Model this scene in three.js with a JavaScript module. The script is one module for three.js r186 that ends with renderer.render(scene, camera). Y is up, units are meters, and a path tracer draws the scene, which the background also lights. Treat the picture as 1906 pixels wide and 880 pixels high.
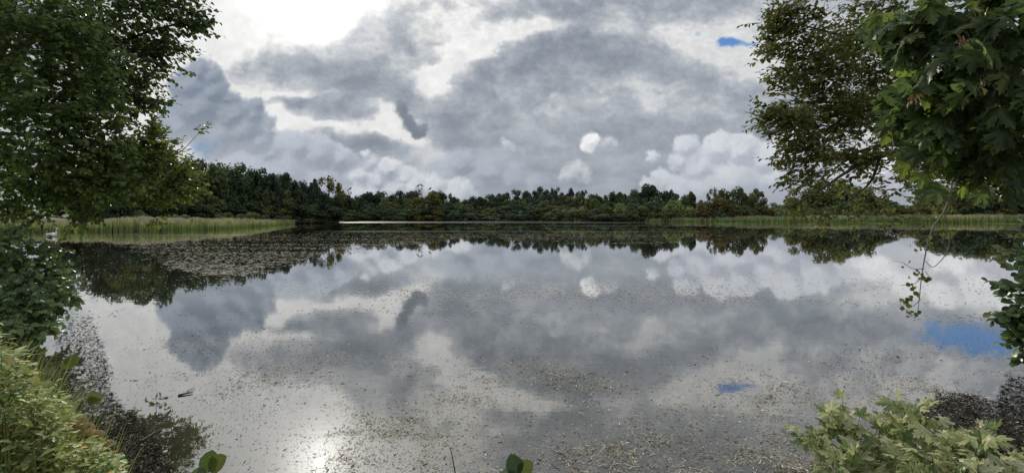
import * as THREE from 'three';
import { mergeGeometries } from 'three/addons/utils/BufferGeometryUtils.js';
import { MarchingCubes } from 'three/addons/objects/MarchingCubes.js';

// ---------------------------------------------------------------- camera
const scene = new THREE.Scene();
const EYE = 2.0, F = 440 / Math.tan(THREE.MathUtils.degToRad(25)), CX = 953, CY = 400;
const camera = new THREE.PerspectiveCamera(50, 1906 / 880, 0.05, 6000);
camera.position.set(0, EYE, 0);
camera.lookAt(0, EYE, -10);
camera.setViewOffset(1906, 880, 0, 440 - CY, 1906, 880);     // shifted lens: the horizon lies above the middle
camera.updateProjectionMatrix();

// ---------------------------------------------------------------- random numbers and noise
let seed = 7;
const rnd = () => { seed = (seed + 0x6d2b79f5) | 0; let t = Math.imul(seed ^ (seed >>> 15), 1 | seed); t = (t + Math.imul(t ^ (t >>> 7), 61 | t)) ^ t; return ((t ^ (t >>> 14)) >>> 0) / 4294967296; };
const R = (a, b) => a + (b - a) * rnd();
const gauss = () => Math.sqrt(-2 * Math.log(1 - rnd() * 0.9999)) * Math.cos(6.28318 * rnd());
const pick = (a) => a[Math.floor(rnd() * a.length)];
const clamp = (x, a = 0, b = 1) => Math.min(b, Math.max(a, x));
const lerp = (a, b, t) => a + (b - a) * t;
const sstep = (a, b, x) => { const t = clamp((x - a) / (b - a)); return t * t * (3 - 2 * t); };
const PERM = new Uint8Array(512), GR = new Float32Array(768);
for (let i = 0; i < 256; i++) { PERM[i] = i; const z = R(-1, 1), a = R(0, 6.28318), s = Math.sqrt(1 - z * z); GR[i * 3] = s * Math.cos(a); GR[i * 3 + 1] = s * Math.sin(a); GR[i * 3 + 2] = z; }
for (let i = 255; i > 0; i--) { const j = Math.floor(rnd() * (i + 1)), t = PERM[i]; PERM[i] = PERM[j]; PERM[j] = t; }
for (let i = 0; i < 256; i++) PERM[i + 256] = PERM[i];
function noise(x, y, z) {                                     // gradient noise, about -1..1
  const X = Math.floor(x), Y = Math.floor(y), Z = Math.floor(z), fx = x - X, fy = y - Y, fz = z - Z, xi = X & 255, yi = Y & 255, zi = Z & 255;
  const u = fx * fx * fx * (fx * (fx * 6 - 15) + 10), v = fy * fy * fy * (fy * (fy * 6 - 15) + 10), w = fz * fz * fz * (fz * (fz * 6 - 15) + 10);
  const g = (i, j, k) => { const h = PERM[PERM[PERM[xi + i] + yi + j] + ((zi + k) & 255)] * 3; return GR[h] * (fx - i) + GR[h + 1] * (fy - j) + GR[h + 2] * (fz - k); };
  const a = lerp(lerp(g(0, 0, 0), g(1, 0, 0), u), lerp(g(0, 1, 0), g(1, 1, 0), u), v), b = lerp(lerp(g(0, 0, 1), g(1, 0, 1), u), lerp(g(0, 1, 1), g(1, 1, 1), u), v);
  return lerp(a, b, w) * 1.6;
}
function fbm(x, y, z, oct, gain = 0.5) { let s = 0, a = 1, n = 0; for (let i = 0; i < oct; i++) { s += a * noise(x, y, z); n += a; a *= gain; x = x * 2.03 + 7.1; y = y * 2.03 + 3.7; z = z * 2.03 + 1.3; } return s / n; }

// ---------------------------------------------------------------- sky: a broken overcast, the sun behind thin cloud ahead and to the left
// Clouds are placed by direction: (u, v) are angles as tangents, in the units that the lens uses (F per unit).
const SUN = new THREE.Vector3((595 - CX) / F, (CY + 60) / F, -1).normalize();
const srgb = (c) => (c <= 0.04045 ? c / 12.92 : Math.pow((c + 0.055) / 1.055, 2.4));
// soft light and dark masses in the overcast: [u, v, half width, half height, tilt in degrees, lighter or darker]
const MASSES = [
  [600, -80, 400, 150, 0, 26], [440, 50, 150, 90, 0, 28], [620, 40, 190, 60, 0, 18], [230, 130, 100, 110, 0, 50], [860, 20, 160, 60, 0, 28], [420, 130, 110, 60, 0, 30],
  [505, 88, 34, 24, -20, -40], [438, 128, 34, 24, 0, -26], [737, 46, 46, 36, 35, -72], [672, 66, 22, 26, 30, -48], [785, 14, 40, 16, -10, -40], [905, 55, 35, 20, 0, -20], [890, 15, 30, 20, 0, -16],
  [640, 152, 120, 36, 9, -44], [568, 104, 26, 26, 0, -42], [500, 136, 60, 16, -6, -40], [725, 168, 48, 22, 20, -16], [722, 208, 30, 16, 20, 40], [640, 120, 40, 22, 20, -20],
  [545, 186, 38, 7, -8, -48], [600, 198, 60, 10, 12, -30], [690, 205, 45, 14, 15, -30], [515, 212, 46, 22, 10, 62], [560, 175, 60, 6, 0, 30], [640, 232, 130, 11, 4, 46], [735, 235, 46, 20, 45, 56], [790, 275, 50, 18, 45, 36],
  [640, 263, 110, 13, 3, -34], [740, 272, 40, 14, 10, -24], [585, 215, 50, 7, 10, -14],
  [960, 195, 165, 62, -14, -6], [870, 215, 70, 60, 40, -26], [1135, 96, 95, 30, 8, -38], [1000, 80, 80, 30, -25, -28], [1060, 72, 50, 14, -30, -14], [1170, 118, 50, 16, 10, -12], [1060, 150, 90, 40, 0, -12], [1310, 165, 130, 60, 15, -4], [1200, 235, 200, 40, 0, -6],
  [800, 148, 36, 28, 20, 66], [880, 100, 66, 20, -28, 66], [930, 64, 66, 14, -20, 46], [1040, 45, 80, 14, -10, 34],
  [1195, 155, 66, 26, 8, 26], [1240, 185, 60, 20, 10, 16], [1140, 150, 40, 26, 0, 12],
  [1240, 45, 130, 36, 6, 30], [1300, 95, 60, 18, 30, 40], [1390, 112, 50, 26, 20, 42], [1400, 30, 80, 50, 0, 30], [1440, 170, 60, 50, 0, 22],
  [960, 18, 46, 16, -10, -30], [1075, 22, 50, 14, 10, -26], [1190, 22, 50, 16, 0, -24], [1330, 26, 54, 18, 0, -22], [1290, 78, 26, 14, 20, -20], [560, 28, 60, 18, 0, -14], [420, 20, 60, 20, 0, -12], [1010, 120, 40, 16, -20, -18], [1330, 215, 90, 14, 6, 16], [1020, 262, 120, 12, 4, 10], [1150, 225, 60, 8, 6, 8], [900, 165, 40, 14, -40, -12],
  [1330, -55, 420, 62, 0, -46], [1000, -40, 160, 40, 0, -22],
  [870, 372, 60, 12, 0, -24], [1420, 372, 160, 20, 0, -16], [1050, 330, 130, 40, 0, -8],
  [1780, 285, 130, 46, 0, 50], [1620, 230, 70, 40, 0, 24], [1700, 60, 150, 60, 0, 44], [330, 140, 60, 60, 0, 40], [280, 220, 60, 60, 0, 56], [200, 300, 120, 60, 0, 36], [1850, 390, 200, 40, 0, 26],
].map(([u, v, a, b, t, k]) => { const r = t * Math.PI / 180; return [u, v, Math.cos(r) / a, Math.sin(r) / a, -Math.sin(r) / b, Math.cos(r) / b, k]; });
// gaps where the blue shows: [u, v, half width, half height, strength]
const GAPS = [[1368, 82, 30, 9, 1.15], [1350, 76, 16, 6, 0.6], [1300, 60, 14, 14, 0.55], [864, 56, 26, 16, 0.35], [385, 272, 55, 30, 0.75], [640, 262, 90, 14, 0.35], [745, 278, 30, 12, 0.4], [1780, 176, 78, 26, 1.25], [1880, 160, 80, 24, 1.1], [1310, 5, 60, 10, 0.4]];
// heaped clouds from back to front: tone in shade, tone where lit, softness of the edge, then lobes [u, v, radius]
const HEAPS = [
  { dark: [146, 154, 167], lit: [182, 189, 200], soft: 16, fade: [255, 420], lobes: [[820, 330, 40], [858, 305, 34], [905, 322, 44], [950, 335, 36], [790, 362, 46], [885, 360, 60], [990, 350, 30], [985, 372, 40]] },
  { dark: [150, 158, 172], lit: [194, 200, 211], soft: 7, fade: [230, 460], lobes: [[590, 290, 42], [632, 296, 30], [553, 274, 34], [655, 330, 34], [600, 345, 60], [520, 330, 70], [460, 320, 60], [420, 330, 50], [500, 375, 80], [645, 365, 44], [500, 285, 40]] },
  { dark: [156, 163, 176], lit: [218, 221, 226], soft: 8, fade: [300, 470], lobes: [[724, 318, 27], [700, 338, 26], [748, 328, 22], [690, 302, 12], [679, 286, 9], [673, 330, 18], [768, 348, 34], [800, 356, 36], [735, 355, 40], [690, 366, 40], [850, 372, 40]] },
  { dark: [126, 137, 152], lit: [164, 173, 186], soft: 7.5, fade: [190, 340], lobes: [[380, 118, 14], [366, 132, 20], [392, 138, 20], [350, 158, 34], [398, 166, 26], [418, 180, 18], [436, 178, 9], [360, 205, 50], [428, 214, 36], [455, 200, 16], [474, 192, 13], [470, 212, 20], [448, 244, 40], [501, 226, 13], [494, 244, 13], [330, 232, 40], [400, 255, 44], [480, 262, 28]] },
  { dark: [118, 126, 138], lit: [140, 148, 160], soft: 5, fade: [900, 999], wisp: 4, lobes: [[745, 194, 6], [751, 200, 7], [741, 206, 6], [751, 213, 9], [759, 224, 10], [766, 236, 10], [779, 240, 8], [791, 236, 7], [785, 248, 8], [774, 252, 7]] },
  { dark: [170, 175, 184], lit: [206, 209, 213], wisp: 14, thin: 0.85, soft: 14, fade: [900, 999], lobes: [[1030, 180, 7], [1034, 188, 9], [1044, 203, 16], [1024, 210, 15], [1005, 206, 9], [1058, 212, 11], [1040, 216, 14]] },
  { dark: [205, 208, 212], lit: [250, 250, 250], wisp: 4, soft: 5, fade: [900, 999], lobes: [[1099, 262, 13], [1090, 272, 10], [1106, 256, 8], [1098, 278, 8]] },
  { dark: [168, 174, 184], lit: [212, 215, 219], wisp: 9, thin: 0.8, soft: 9, fade: [900, 999], lobes: [[1131, 264, 9], [1120, 268, 6], [1141, 266, 5], [945, 267, 8], [953, 276, 8], [938, 266, 5], [1060, 325, 15], [1074, 313, 12], [1086, 322, 11], [1044, 328, 9], [1092, 330, 7]] },
  { dark: [174, 180, 192], lit: [216, 219, 225], soft: 7, fade: [270, 470], lobes: [[1340, 278, 36], [1380, 284, 40], [1303, 312, 34], [1425, 300, 40], [1466, 284, 42], [1445, 335, 52], [1370, 340, 60], [1310, 352, 44], [1278, 272, 22], [1266, 300, 19], [1290, 290, 18], [1236, 338, 24], [1208, 350, 18], [1520, 300, 50], [1580, 330, 60], [1258, 360, 40], [1215, 288, 11]] },
  { dark: [186, 190, 198], lit: [240, 241, 243], soft: 14, fade: [270, 470], lobes: [[1700, 290, 46], [1760, 268, 44], [1830, 285, 60], [1900, 262, 60], [1640, 320, 50], [1980, 290, 80], [1780, 330, 70]] },
];
for (const h of HEAPS) { h.u0 = Math.min(...h.lobes.map((l) => l[0] - 2 * l[2])); h.u1 = Math.max(...h.lobes.map((l) => l[0] + 2 * l[2])); h.v0 = Math.min(...h.lobes.map((l) => l[1] - 2 * l[2])); h.v1 = Math.max(...h.lobes.map((l) => l[1] + 2 * l[2])); }
function heapDepth(h, u, v) {                                  // > 0 inside, in the units of u and v; rounded where lobes meet
  let e = 0;
  for (const [a, b, r] of h.lobes) { const d = r - Math.hypot(u - a, (v - b) * 1.08); if (d > -30) e += Math.exp(d / 3); }
  return e > 0 ? 3 * Math.log(e) : -99;
}
function billow(u, v, s) { let r = 0, a = 1, n = 0; for (let i = 0; i < 4; i++) { r += a * (1 - 2 * Math.abs(noise(u / s, v / s, 4.4 + i))); n += a; a *= 0.55; s *= 0.47; } return r / n; }
const CLEAR_LOW = [150, 185, 222], CLEAR_HIGH = [72, 124, 196];
function skyTone(dx, dy, dz, out) {                            // display tones 0..255 (may go past white by the sun)
  const front = -dz, k = 1 / Math.max(0.16, dy + 0.12);        // cloud sheet seen in perspective
  const sheet = fbm(dx * k * 1.5, dz * k * 1.5, 2.2, 5), fine = fbm(dx * 9, dy * 13, dz * 9, 5, 0.55);
  const away = Math.acos(clamp(dx * SUN.x + dy * SUN.y + dz * SUN.z, -1, 1));
  // a bright mottled veil, and below it grey cloud that is thicker or thinner: S > 0 thins it
  let S = 24 * sheet + 9 * fine + 26 * sstep(0.30, 0.6, dy) + 22 * sstep(1.2, 2.2, away) * sstep(0.1, 0.3, dy), gap = 0, fray = 0.4 * fine, veil = 0, u = 0, v = 0;  // last S term thins unseen cloud opposite the sun, added to light near leaves
  if (front > 0.3) {
    u = CX + F * dx / front; v = CY - F * dy / front;
    const w = sstep(0.3, 0.5, front);
    const wu = 40 * fbm(u / 85, v / 60, 1.7, 6, 0.62), wv = 26 * fbm(u / 85, v / 60, 8.7, 6, 0.62), um = u + wu, vm = v + wv;
    let s = 0;
    for (const m of MASSES) { const a = um - m[0], b = vm - m[1], p = a * m[2] + b * m[3], q = a * m[4] + b * m[5], d = p * p + q * q; if (d < 9) s += m[6] * Math.exp(-d * 0.7); }
    S += w * s;
    const mottle = fbm(u / 26, v / 20, 5.5, 5, 0.62), high = sstep(190, 60, v), low = sstep(180, 320, v);
    fray = w * ((1.15 - 0.7 * low) * fbm(um / 66, vm / 44, 3.1, 6, 0.62) + (0.34 + 0.2 * high) * mottle - (0.42 - 0.24 * low) * billow(u + wu * 0.6, (v + wv * 0.6) * 1.3, 38) + (0.26 - 0.16 * low) * fbm(u / 10, v / 8, 9.5, 3, 0.6));
    veil = w * (8 + 20 * mottle + high * sstep(560, 760, u) * (15 * billow(u + wu * 0.4, (v + wv * 0.4) * 1.4, 24) + 8 * billow(u, v * 1.3, 9) - 4));
    for (const g of GAPS) { const a = (u + wu * 0.7 - g[0]) / g[2], b = (v + wv * 0.7 - g[1]) / g[3], d = a * a + b * b; if (d < 9) gap += w * g[4] * Math.exp(-d * 0.8); }
    gap = sstep(0.3, 1.25, gap + 1.1 * mottle * sstep(0.1, 0.5, gap) + 0.4 * fbm(u / 60, v / 22, 12.3, 4, 0.6) * sstep(0.1, 0.5, gap)) * 0.82;
  }
  const thick = Math.max(0, 1.12 - 0.025 * S + fray), clear = Math.exp(-0.95 * thick);
  const bright = 204 + 35 * Math.exp(-((away / 0.4) ** 2)) + veil, shade = 135 + 8 * sheet - 13 * fray - 0.2 * Math.max(0, -S - 20);
  const tone = shade + (bright - shade) * clear + 60 * clear * (1 - clear) * Math.exp(-((away / 0.5) ** 2));   // edges light up towards the sun
  gap = Math.max(gap, 0.85 * sstep(0.2, 0.6, sheet - 0.1) * sstep(0.55, 0.75, dy) * sstep(0.7, 1.2, away));
  // overcast: cooler when darker, warm white when bright
  const t = clamp((tone - 120) / 105), soft = Math.min(tone, 251);
  let r = soft * lerp(0.912, 1.0, t), g = soft * lerp(0.985, 1.0, t), b = soft * lerp(1.09, 0.998, t);
  if (gap > 0) { const c = sstep(0.02, 0.3, dy); r = lerp(r, lerp(CLEAR_LOW[0], CLEAR_HIGH[0], c), gap); g = lerp(g, lerp(CLEAR_LOW[1], CLEAR_HIGH[1], c), gap); b = lerp(b, lerp(CLEAR_LOW[2], CLEAR_HIGH[2], c), gap); }
  if (front > 0.3) for (const h of HEAPS) {
    if (u < h.u0 || u > h.u1 || v < h.v0 || v > h.v1) continue;
    const small = h.soft < 7, k = small ? 0.6 : 1;
    const hu = u + k * (9 * fbm(u / 34, v / 34, 6.1, 3) + 6 * fbm(u / 12, v / 12, 2.1, 3, 0.6)), hv = v + k * (9 * fbm(u / 34, v / 34, 9.3, 3) + 6 * fbm(u / 12, v / 12, 5.6, 3, 0.6));
    const bil = billow(hu, hv, 30 * k), rough = fbm(u / 7, v / 7, 3.3, 4, 0.62);
    const deep = heapDepth(h, hu, hv), d = deep + k * (6 * bil + 4 * rough + (h.wisp ?? 0) * fbm(u / 16, v / 16, 1.1, 4, 0.65));
    const a = (h.thin ?? 1) * sstep(-h.soft * 0.5, h.soft, d) * (1 - 0.85 * sstep(h.fade[0], h.fade[1], v));
    if (a <= 0.003) continue;
    const lift = clamp((deep - heapDepth(h, hu - 5, hv - 11)) * 0.05, -0.3, 0.5), relief = (bil - billow(hu - 3 * k, hv - 6 * k, 30 * k)) * 0.22;
    const rim = 0.35 * Math.exp(-Math.max(0, d) / (7 * k)), l = clamp(0.3 + lift + relief + rim + 0.22 * rough + 0.3 * fbm(u / 60, v / 45, 7.7, 3));
    r = lerp(r, lerp(h.dark[0], h.lit[0], l), a); g = lerp(g, lerp(h.dark[1], h.lit[1], l), a); b = lerp(b, lerp(h.dark[2], h.lit[2], l), a);
  }
  out[0] = r; out[1] = g; out[2] = b;
  return away;
}
{
  const W = 4096, H = 2048, data = new Float32Array(W * H * 4), c = [0, 0, 0], mean = [0, 0, 0];
  const put = (i, r, g, b) => { data[i] = r; data[i + 1] = g; data[i + 2] = b; data[i + 3] = 1; };
  const at = (x, y) => {
    const az = ((x + 0.5) / W - 0.5) * 2 * Math.PI, el = ((y + 0.5) / H - 0.5) * Math.PI, ce = Math.cos(el);
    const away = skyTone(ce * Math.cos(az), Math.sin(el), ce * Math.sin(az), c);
    const glow = 1.6 * Math.exp(-((away / 0.045) ** 2)) + 0.8 * Math.exp(-((away / 0.10) ** 2)) + 0.5 * Math.exp(-((away / 0.3) ** 2)) * sstep(0.40, 0.5, Math.sin(el));
    const zen = 1 + 0.9 * sstep(0.42, 0.95, Math.sin(el));   // an overcast is brightest overhead   // cloud lit through by the hidden sun
    put((y * W + x) * 4, srgb(c[0] / 255) * zen + glow, srgb(c[1] / 255) * zen + glow * 0.97, srgb(c[2] / 255) * zen + glow * 0.9);
  };
  for (let y = H / 2; y < H; y++) {
    const inView = y < H / 2 + 400, stepX = (x) => (inView && x >= 500 && x < 1548 ? 1 : 4);   // finest where the lens looks; the sky elsewhere is as soft as its noise
    if (!inView && y % 4) continue;
    for (let x = 0; x < W; x += stepX(x)) at(x, y);
    for (let x = 0; x < W; x++) if (stepX(x) === 4 && x % 4) { const a = x - (x % 4), b = (a + 4) % W, t = (x % 4) / 4; for (let k = 0; k < 3; k++) data[(y * W + x) * 4 + k] = lerp(data[(y * W + a) * 4 + k], data[(y * W + b) * 4 + k], t); data[(y * W + x) * 4 + 3] = 1; }
  }
  const top = H - 4;
  for (let y = H / 2 + 400; y < H; y++) if (y % 4) { const a = y - (y % 4), b = Math.min(a + 4, top), t = (y % 4) / 4; for (let i = 0; i < W * 4; i++) data[y * W * 4 + i] = lerp(data[a * W * 4 + i], data[b * W * 4 + i], t); }
  for (let i = H / 2 * W * 4; i < (H / 2 + 40) * W * 4; i += 4) for (let k = 0; k < 3; k++) mean[k] += data[i + k] / (40 * W);
  for (let i = 0; i < H / 2 * W * 4; i += 4) put(i, mean[0] * 0.5, mean[1] * 0.5, mean[2] * 0.5);
  const sky = new THREE.DataTexture(data, W, H, THREE.RGBAFormat, THREE.FloatType);
  sky.mapping = THREE.EquirectangularReflectionMapping; sky.magFilter = THREE.LinearFilter; sky.needsUpdate = true;
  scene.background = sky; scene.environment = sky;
}
const sun = new THREE.DirectionalLight(new THREE.Color().setRGB(1, 0.93, 0.8), 3.4);
sun.position.copy(SUN).multiplyScalar(200); sun.castShadow = true; sun.shadow.radius = 1.6;
Object.assign(sun.shadow.camera, { left: -220, right: 220, top: 120, bottom: -120, near: 1, far: 600 });
sun.shadow.mapSize.set(4096, 4096);
scene.add(sun, sun.target);
const renderer = new THREE.WebGLRenderer({ antialias: true });
renderer.setSize(1024, 472);
renderer.toneMapping = THREE.LinearToneMapping;
renderer.toneMappingExposure = 1.0;
renderer.shadowMap.enabled = true;

// ---------------------------------------------------------------- helpers
const V = (x, y, z) => new THREE.Vector3(x, y, z);
const at = (px, py, d) => V((px - CX) / F * d, EYE + (CY - py) / F * d, -d);
const onWater = (px, py) => { const d = EYE * F / (py - CY); return at(px, py, d); };
const used = {};
const numbered = (n) => { const k = used[n] = (used[n] ?? -1) + 1; return k ? n + '_' + String(k).padStart(3, '0') : n; };
function tag(o, label, category, group, kind) { Object.assign(o.userData, { label, category }); if (group) o.userData.group = group; if (kind) o.userData.kind = kind; return o; }
function root(name, position) { const g = new THREE.Group(); g.name = numbered(name); if (position) g.position.copy(position); scene.add(g); return g; }
function mesh(name, geometry, material, parent = scene) { const m = new THREE.Mesh(geometry, material); m.name = parent === scene ? numbered(name) : name; m.castShadow = m.receiveShadow = true; parent.add(m); return m; }
const rgb = (r, g, b) => new THREE.Color().setRGB(r, g, b);
const mat = (c, roughness = 0.9, more = {}) => new THREE.MeshPhysicalMaterial({ color: c, roughness, side: THREE.DoubleSide, ...more });
function quadsGeometry(pos, idx, col, uv) {
  const g = new THREE.BufferGeometry();
  g.setAttribute('position', new THREE.BufferAttribute(new Float32Array(pos), 3));
  if (col) g.setAttribute('color', new THREE.BufferAttribute(new Float32Array(col), 3));
  if (uv) g.setAttribute('uv', new THREE.BufferAttribute(new Float32Array(uv), 2));
  g.setIndex(idx); g.computeVertexNormals();
  return g;
}
function tube(points, r0, r1, sides = 6, segs) {               // a tapering limb through the points
  const curve = new THREE.CatmullRomCurve3(points), n = segs ?? Math.max(2, points.length * 3), pos = [], idx = [], fr = curve.computeFrenetFrames(n, false);
  for (let i = 0; i <= n; i++) {
    const p = curve.getPointAt(i / n), r = lerp(r0, r1, i / n);
    for (let j = 0; j < sides; j++) { const a = j / sides * 6.28318, c = Math.cos(a) * r, s = Math.sin(a) * r; pos.push(p.x + fr.normals[i].x * c + fr.binormals[i].x * s, p.y + fr.normals[i].y * c + fr.binormals[i].y * s, p.z + fr.normals[i].z * c + fr.binormals[i].z * s); }
    if (i) for (let j = 0; j < sides; j++) { const a = (i - 1) * sides + j, b = (i - 1) * sides + (j + 1) % sides; idx.push(a, b, a + sides, b, b + sides, a + sides); }
  }
  const e = pos.length / 3; pos.push(...curve.getPointAt(1).toArray()); for (let j = 0; j < sides; j++) idx.push(n * sides + j, n * sides + (j + 1) % sides, e);
  return quadsGeometry(pos, idx);
}
const merged = (list) => mergeGeometries(list.map((g) => (g.index ? g.toNonIndexed() : g)));

// ---------------------------------------------------------------- the lake and the land
// depth of the water's far edge by direction, along the lens axis
const SHORE = [[-900, 20], [-300, 40], [0, 60], [300, 62], [430, 76], [500, 98], [575, 136], [610, 140], [650, 170], [1100, 172], [1250, 160], [1450, 150], [1906, 148], [2300, 90], [2900, 40]];
const curveAt = (table, x) => { for (let i = 1; i < table.length; i++) if (x <= table[i][0] || i === table.length - 1) { const [a, p] = table[i - 1], [b, q] = table[i]; return lerp(p, q, clamp((x - a) / (b - a))); } };
const bankEdge = (x) => -3.1 - (x < 0 ? 0.86 * Math.max(0, -x - 2.6) : 0.97 * Math.max(0, x - 3.5)) + 0.25 * noise(x * 0.9, 3, 5);
function groundHeight(x, z) {
  const near = z - bankEdge(x);                                // metres inland on this side of the lake
  const hNear = near > 0 ? 0.42 * (1 - Math.exp(-near * 0.9)) + 0.04 * noise(x * 2, z * 2, 1) : -0.9 * (1 - Math.exp(near * 0.7));
  let hFar = -2;
  if (z < -8) {
    const px = CX + F * x / -z, past = -z - curveAt(SHORE, px) + 2.5 * noise(x * 0.06, z * 0.06, 2);
    const rise = curveAt([[-300, 0.02], [560, 0.03], [700, 0.07], [860, 0.03], [960, 0.1], [1100, 0.09], [1250, 0.06], [1420, 0.01], [1906, 0.02]], px);
    hFar = past > 0 ? 0.35 * (1 - Math.exp(-past * 0.5)) + Math.max(0, past - 5) * rise * (1 - sstep(40, 140, past) * 0.6) + 0.2 * noise(x * 0.1, z * 0.1, 3) * sstep(0, 10, past) : -1.2 * (1 - Math.exp(past * 0.2));
  } else if (z > -3) hFar = -2;
  return Math.max(hNear, Math.min(hFar, 40));
}
function noiseTexture(n, fn, srgbMap) {
  const d = new Uint8Array(n * n * 4);
  for (let y = 0; y < n; y++) for (let x = 0; x < n; x++) { const c = fn(x / n, y / n); for (let k = 0; k < 3; k++) d[(y * n + x) * 4 + k] = clamp(Array.isArray(c) ? c[k] : c) * 255; d[(y * n + x) * 4 + 3] = 255; }
  const t = new THREE.DataTexture(d, n, n); t.magFilter = THREE.LinearFilter; t.wrapS = t.wrapT = THREE.RepeatWrapping; t.needsUpdate = true; if (srgbMap) t.colorSpace = THREE.SRGBColorSpace;
  return t;
}
const loop = (fn, u, v) => { const a = u * 6.28318, b = v * 6.28318; return fn(Math.cos(a), Math.sin(a), Math.cos(b), Math.sin(b)); };
{
  const soil = noiseTexture(512, (u, v) => loop((a, b, c, d) => { const n = fbm(a * 3 + c * 2.2, b * 3 + d * 2.2, c * 3, 5, 0.6) * 0.5 + 0.5; return [0.16 + 0.2 * n, 0.18 + 0.22 * n, 0.08 + 0.1 * n]; }, u, v), true);
  const pos = [], idx = [], uv = [], NA = 400, NR = 130;
  const radii = Array.from({ length: NR }, (_, i) => 0.25 * Math.pow(1.0745, i) * (i ? 1 : 0));
  for (let i = 0; i < NR; i++) for (let j = 0; j < NA; j++) {
    const a = j / NA * 6.28318, x = radii[i] * Math.sin(a), z = -radii[i] * Math.cos(a);
    pos.push(x, groundHeight(x, z), z); uv.push(x / 3, z / 3);
    if (i) { const p = (i - 1) * NA + j, q = (i - 1) * NA + (j + 1) % NA; idx.push(p, q, p + NA, q, q + NA, p + NA); }
  }
  const g = mesh('ground', quadsGeometry(pos, idx, null, uv), mat(rgb(1, 1, 1), 1, { map: soil }));
  g.userData.kind = 'structure'; g.userData.label = 'grassy banks and low shores all round the lake';
}
const DRIFTS = [[1000, 690, 80, 22], [1120, 712, 50, 24], [930, 740, 90, 26], [1250, 790, 90, 40], [1150, 840, 220, 46], [1420, 750, 240, 46], [1640, 650, 120, 22], [560, 690, 80, 24], [760, 800, 140, 60], [1440, 850, 120, 40], [420, 640, 120, 24], [720, 850, 110, 30]];   // where weed gathers on the near water
{
  // the surface is a mirror near the bank; a breeze roughens it far out and in a few thin streaks
  const SIZE = 480, N = 2048;
  const rough = noiseTexture(N, (u, v) => {
    const x = (u - 0.5) * SIZE, d = v * SIZE * 0.5, n = noise(x * 0.012, d * 0.05, 3) * 8 + noise(x * 0.05, d * 0.3, 5) * 3;
    let r = 0.006 + 0.012 * sstep(15, 60, d);
    r += 0.32 * sstep(118, 128, d + n) * sstep(-64, -36, x) * sstep(52, 18, x + n) + 0.16 * sstep(88, 91, d + n * 0.4) * sstep(101, 98, d + n * 0.4) * sstep(-6, 14, x) * sstep(60, 30, x) + 0.2 * sstep(49, 49.6, d + n * 0.1) * sstep(52, 51.2, d + n * 0.1) * sstep(-48, -42, x) * sstep(-24, -28, x) + 0.2 * sstep(60, 60.7, d + n * 0.12) * sstep(63, 62, d + n * 0.12) * sstep(-28, -14, x) * sstep(32, 14, x);
    return r;
  });
  const beds = noiseTexture(N, (u, v) => {                        // weed just under the surface, paler than the murky water
    const x = (u - 0.5) * SIZE, d = Math.max(1, v * SIZE * 0.5), px = CX + F * x / d, py = CY + EYE * F / d;
    let k = 0; if (d < 40) for (const g of DRIFTS) k += Math.exp(-(((px - g[0]) / g[2]) ** 2) - (((py - g[1]) / g[3]) ** 2));
    k = d < 40 ? sstep(0.15, 0.9, Math.min(1, k) * 0.75 + 0.30 * sstep(620, 720, py) + 0.5 * fbm(x * 0.8, d * 0.8, 6, 4, 0.6)) : 0.25 + 0.5 * noise(x * 0.05, d * 0.2, 3);
    k = clamp(k);
    return [0.033 + 0.048 * k, 0.032 + 0.043 * k, 0.022 + 0.031 * k];
  });
  const ripple = noiseTexture(1024, (u, v) => loop((a, b, c, d) => 0.5 + 0.28 * fbm(a * 1.6 + 4, b * 1.6 + c * 5.5, d * 5.5, 3, 0.6) + 0.14 * fbm(a * 5, b * 5 + c * 14, d * 14, 2), u, v));
  ripple.repeat.set(SIZE / 9, SIZE / 2 / 9);
  const g = new THREE.PlaneGeometry(SIZE, SIZE / 2); g.rotateX(-Math.PI / 2); g.translate(0, 0, -SIZE / 4 + 0);
  const w = mesh('water', g, new THREE.MeshPhysicalMaterial({ color: rgb(1, 1, 1), map: beds, roughness: 1, roughnessMap: rough, ior: 2.2, bumpMap: ripple, bumpScale: 0.0012, clearcoat: 0.8, clearcoatRoughness: 0 }));
  w.userData.kind = 'structure'; w.userData.label = 'calm grey lake mirroring the clouds';
}

// ---------------------------------------------------------------- trees of the far shores
function crownGeometry(lobes, perLobe, leaf, airy) {           // leaf-sized faces over and inside the lobes of a crown, about 1 high
  const pos = [], idx = [], col = [];
  for (const [x, y, z, r, tone] of lobes) for (let i = 0; i < perLobe; i++) {
    const n = V(gauss(), gauss() + 0.25, gauss()).normalize(), rr = r * (airy ? R(0.35, 1.15) : Math.pow(rnd(), 0.3) * 1.08);
    const p = V(x + n.x * rr, y + n.y * rr * 0.85, z + n.z * rr), up = V(n.x + gauss() * 0.38, n.y + 0.2 + gauss() * 0.38, n.z + gauss() * 0.38).normalize();
    const t = V(gauss(), gauss(), gauss()).cross(up).normalize(), b = up.clone().cross(t), s = leaf * R(0.6, 1.35), k = pos.length / 3, c = tone * R(0.7, 1.3), warm = R(-0.1, 0.12);
    for (const [e, f] of [[-1, -0.55], [0.1, -0.8], [1.1, 0], [0.2, 0.75], [-0.8, 0.6]]) { pos.push(p.x + (t.x * e + b.x * f) * s, p.y + (t.y * e + b.y * f) * s, p.z + (t.z * e + b.z * f) * s); col.push(c * (1 + warm), c, c * (1 - warm)); }
    idx.push(k, k + 1, k + 2, k, k + 2, k + 3, k, k + 3, k + 4);
  }
  return quadsGeometry(pos, idx, col);
}
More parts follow.
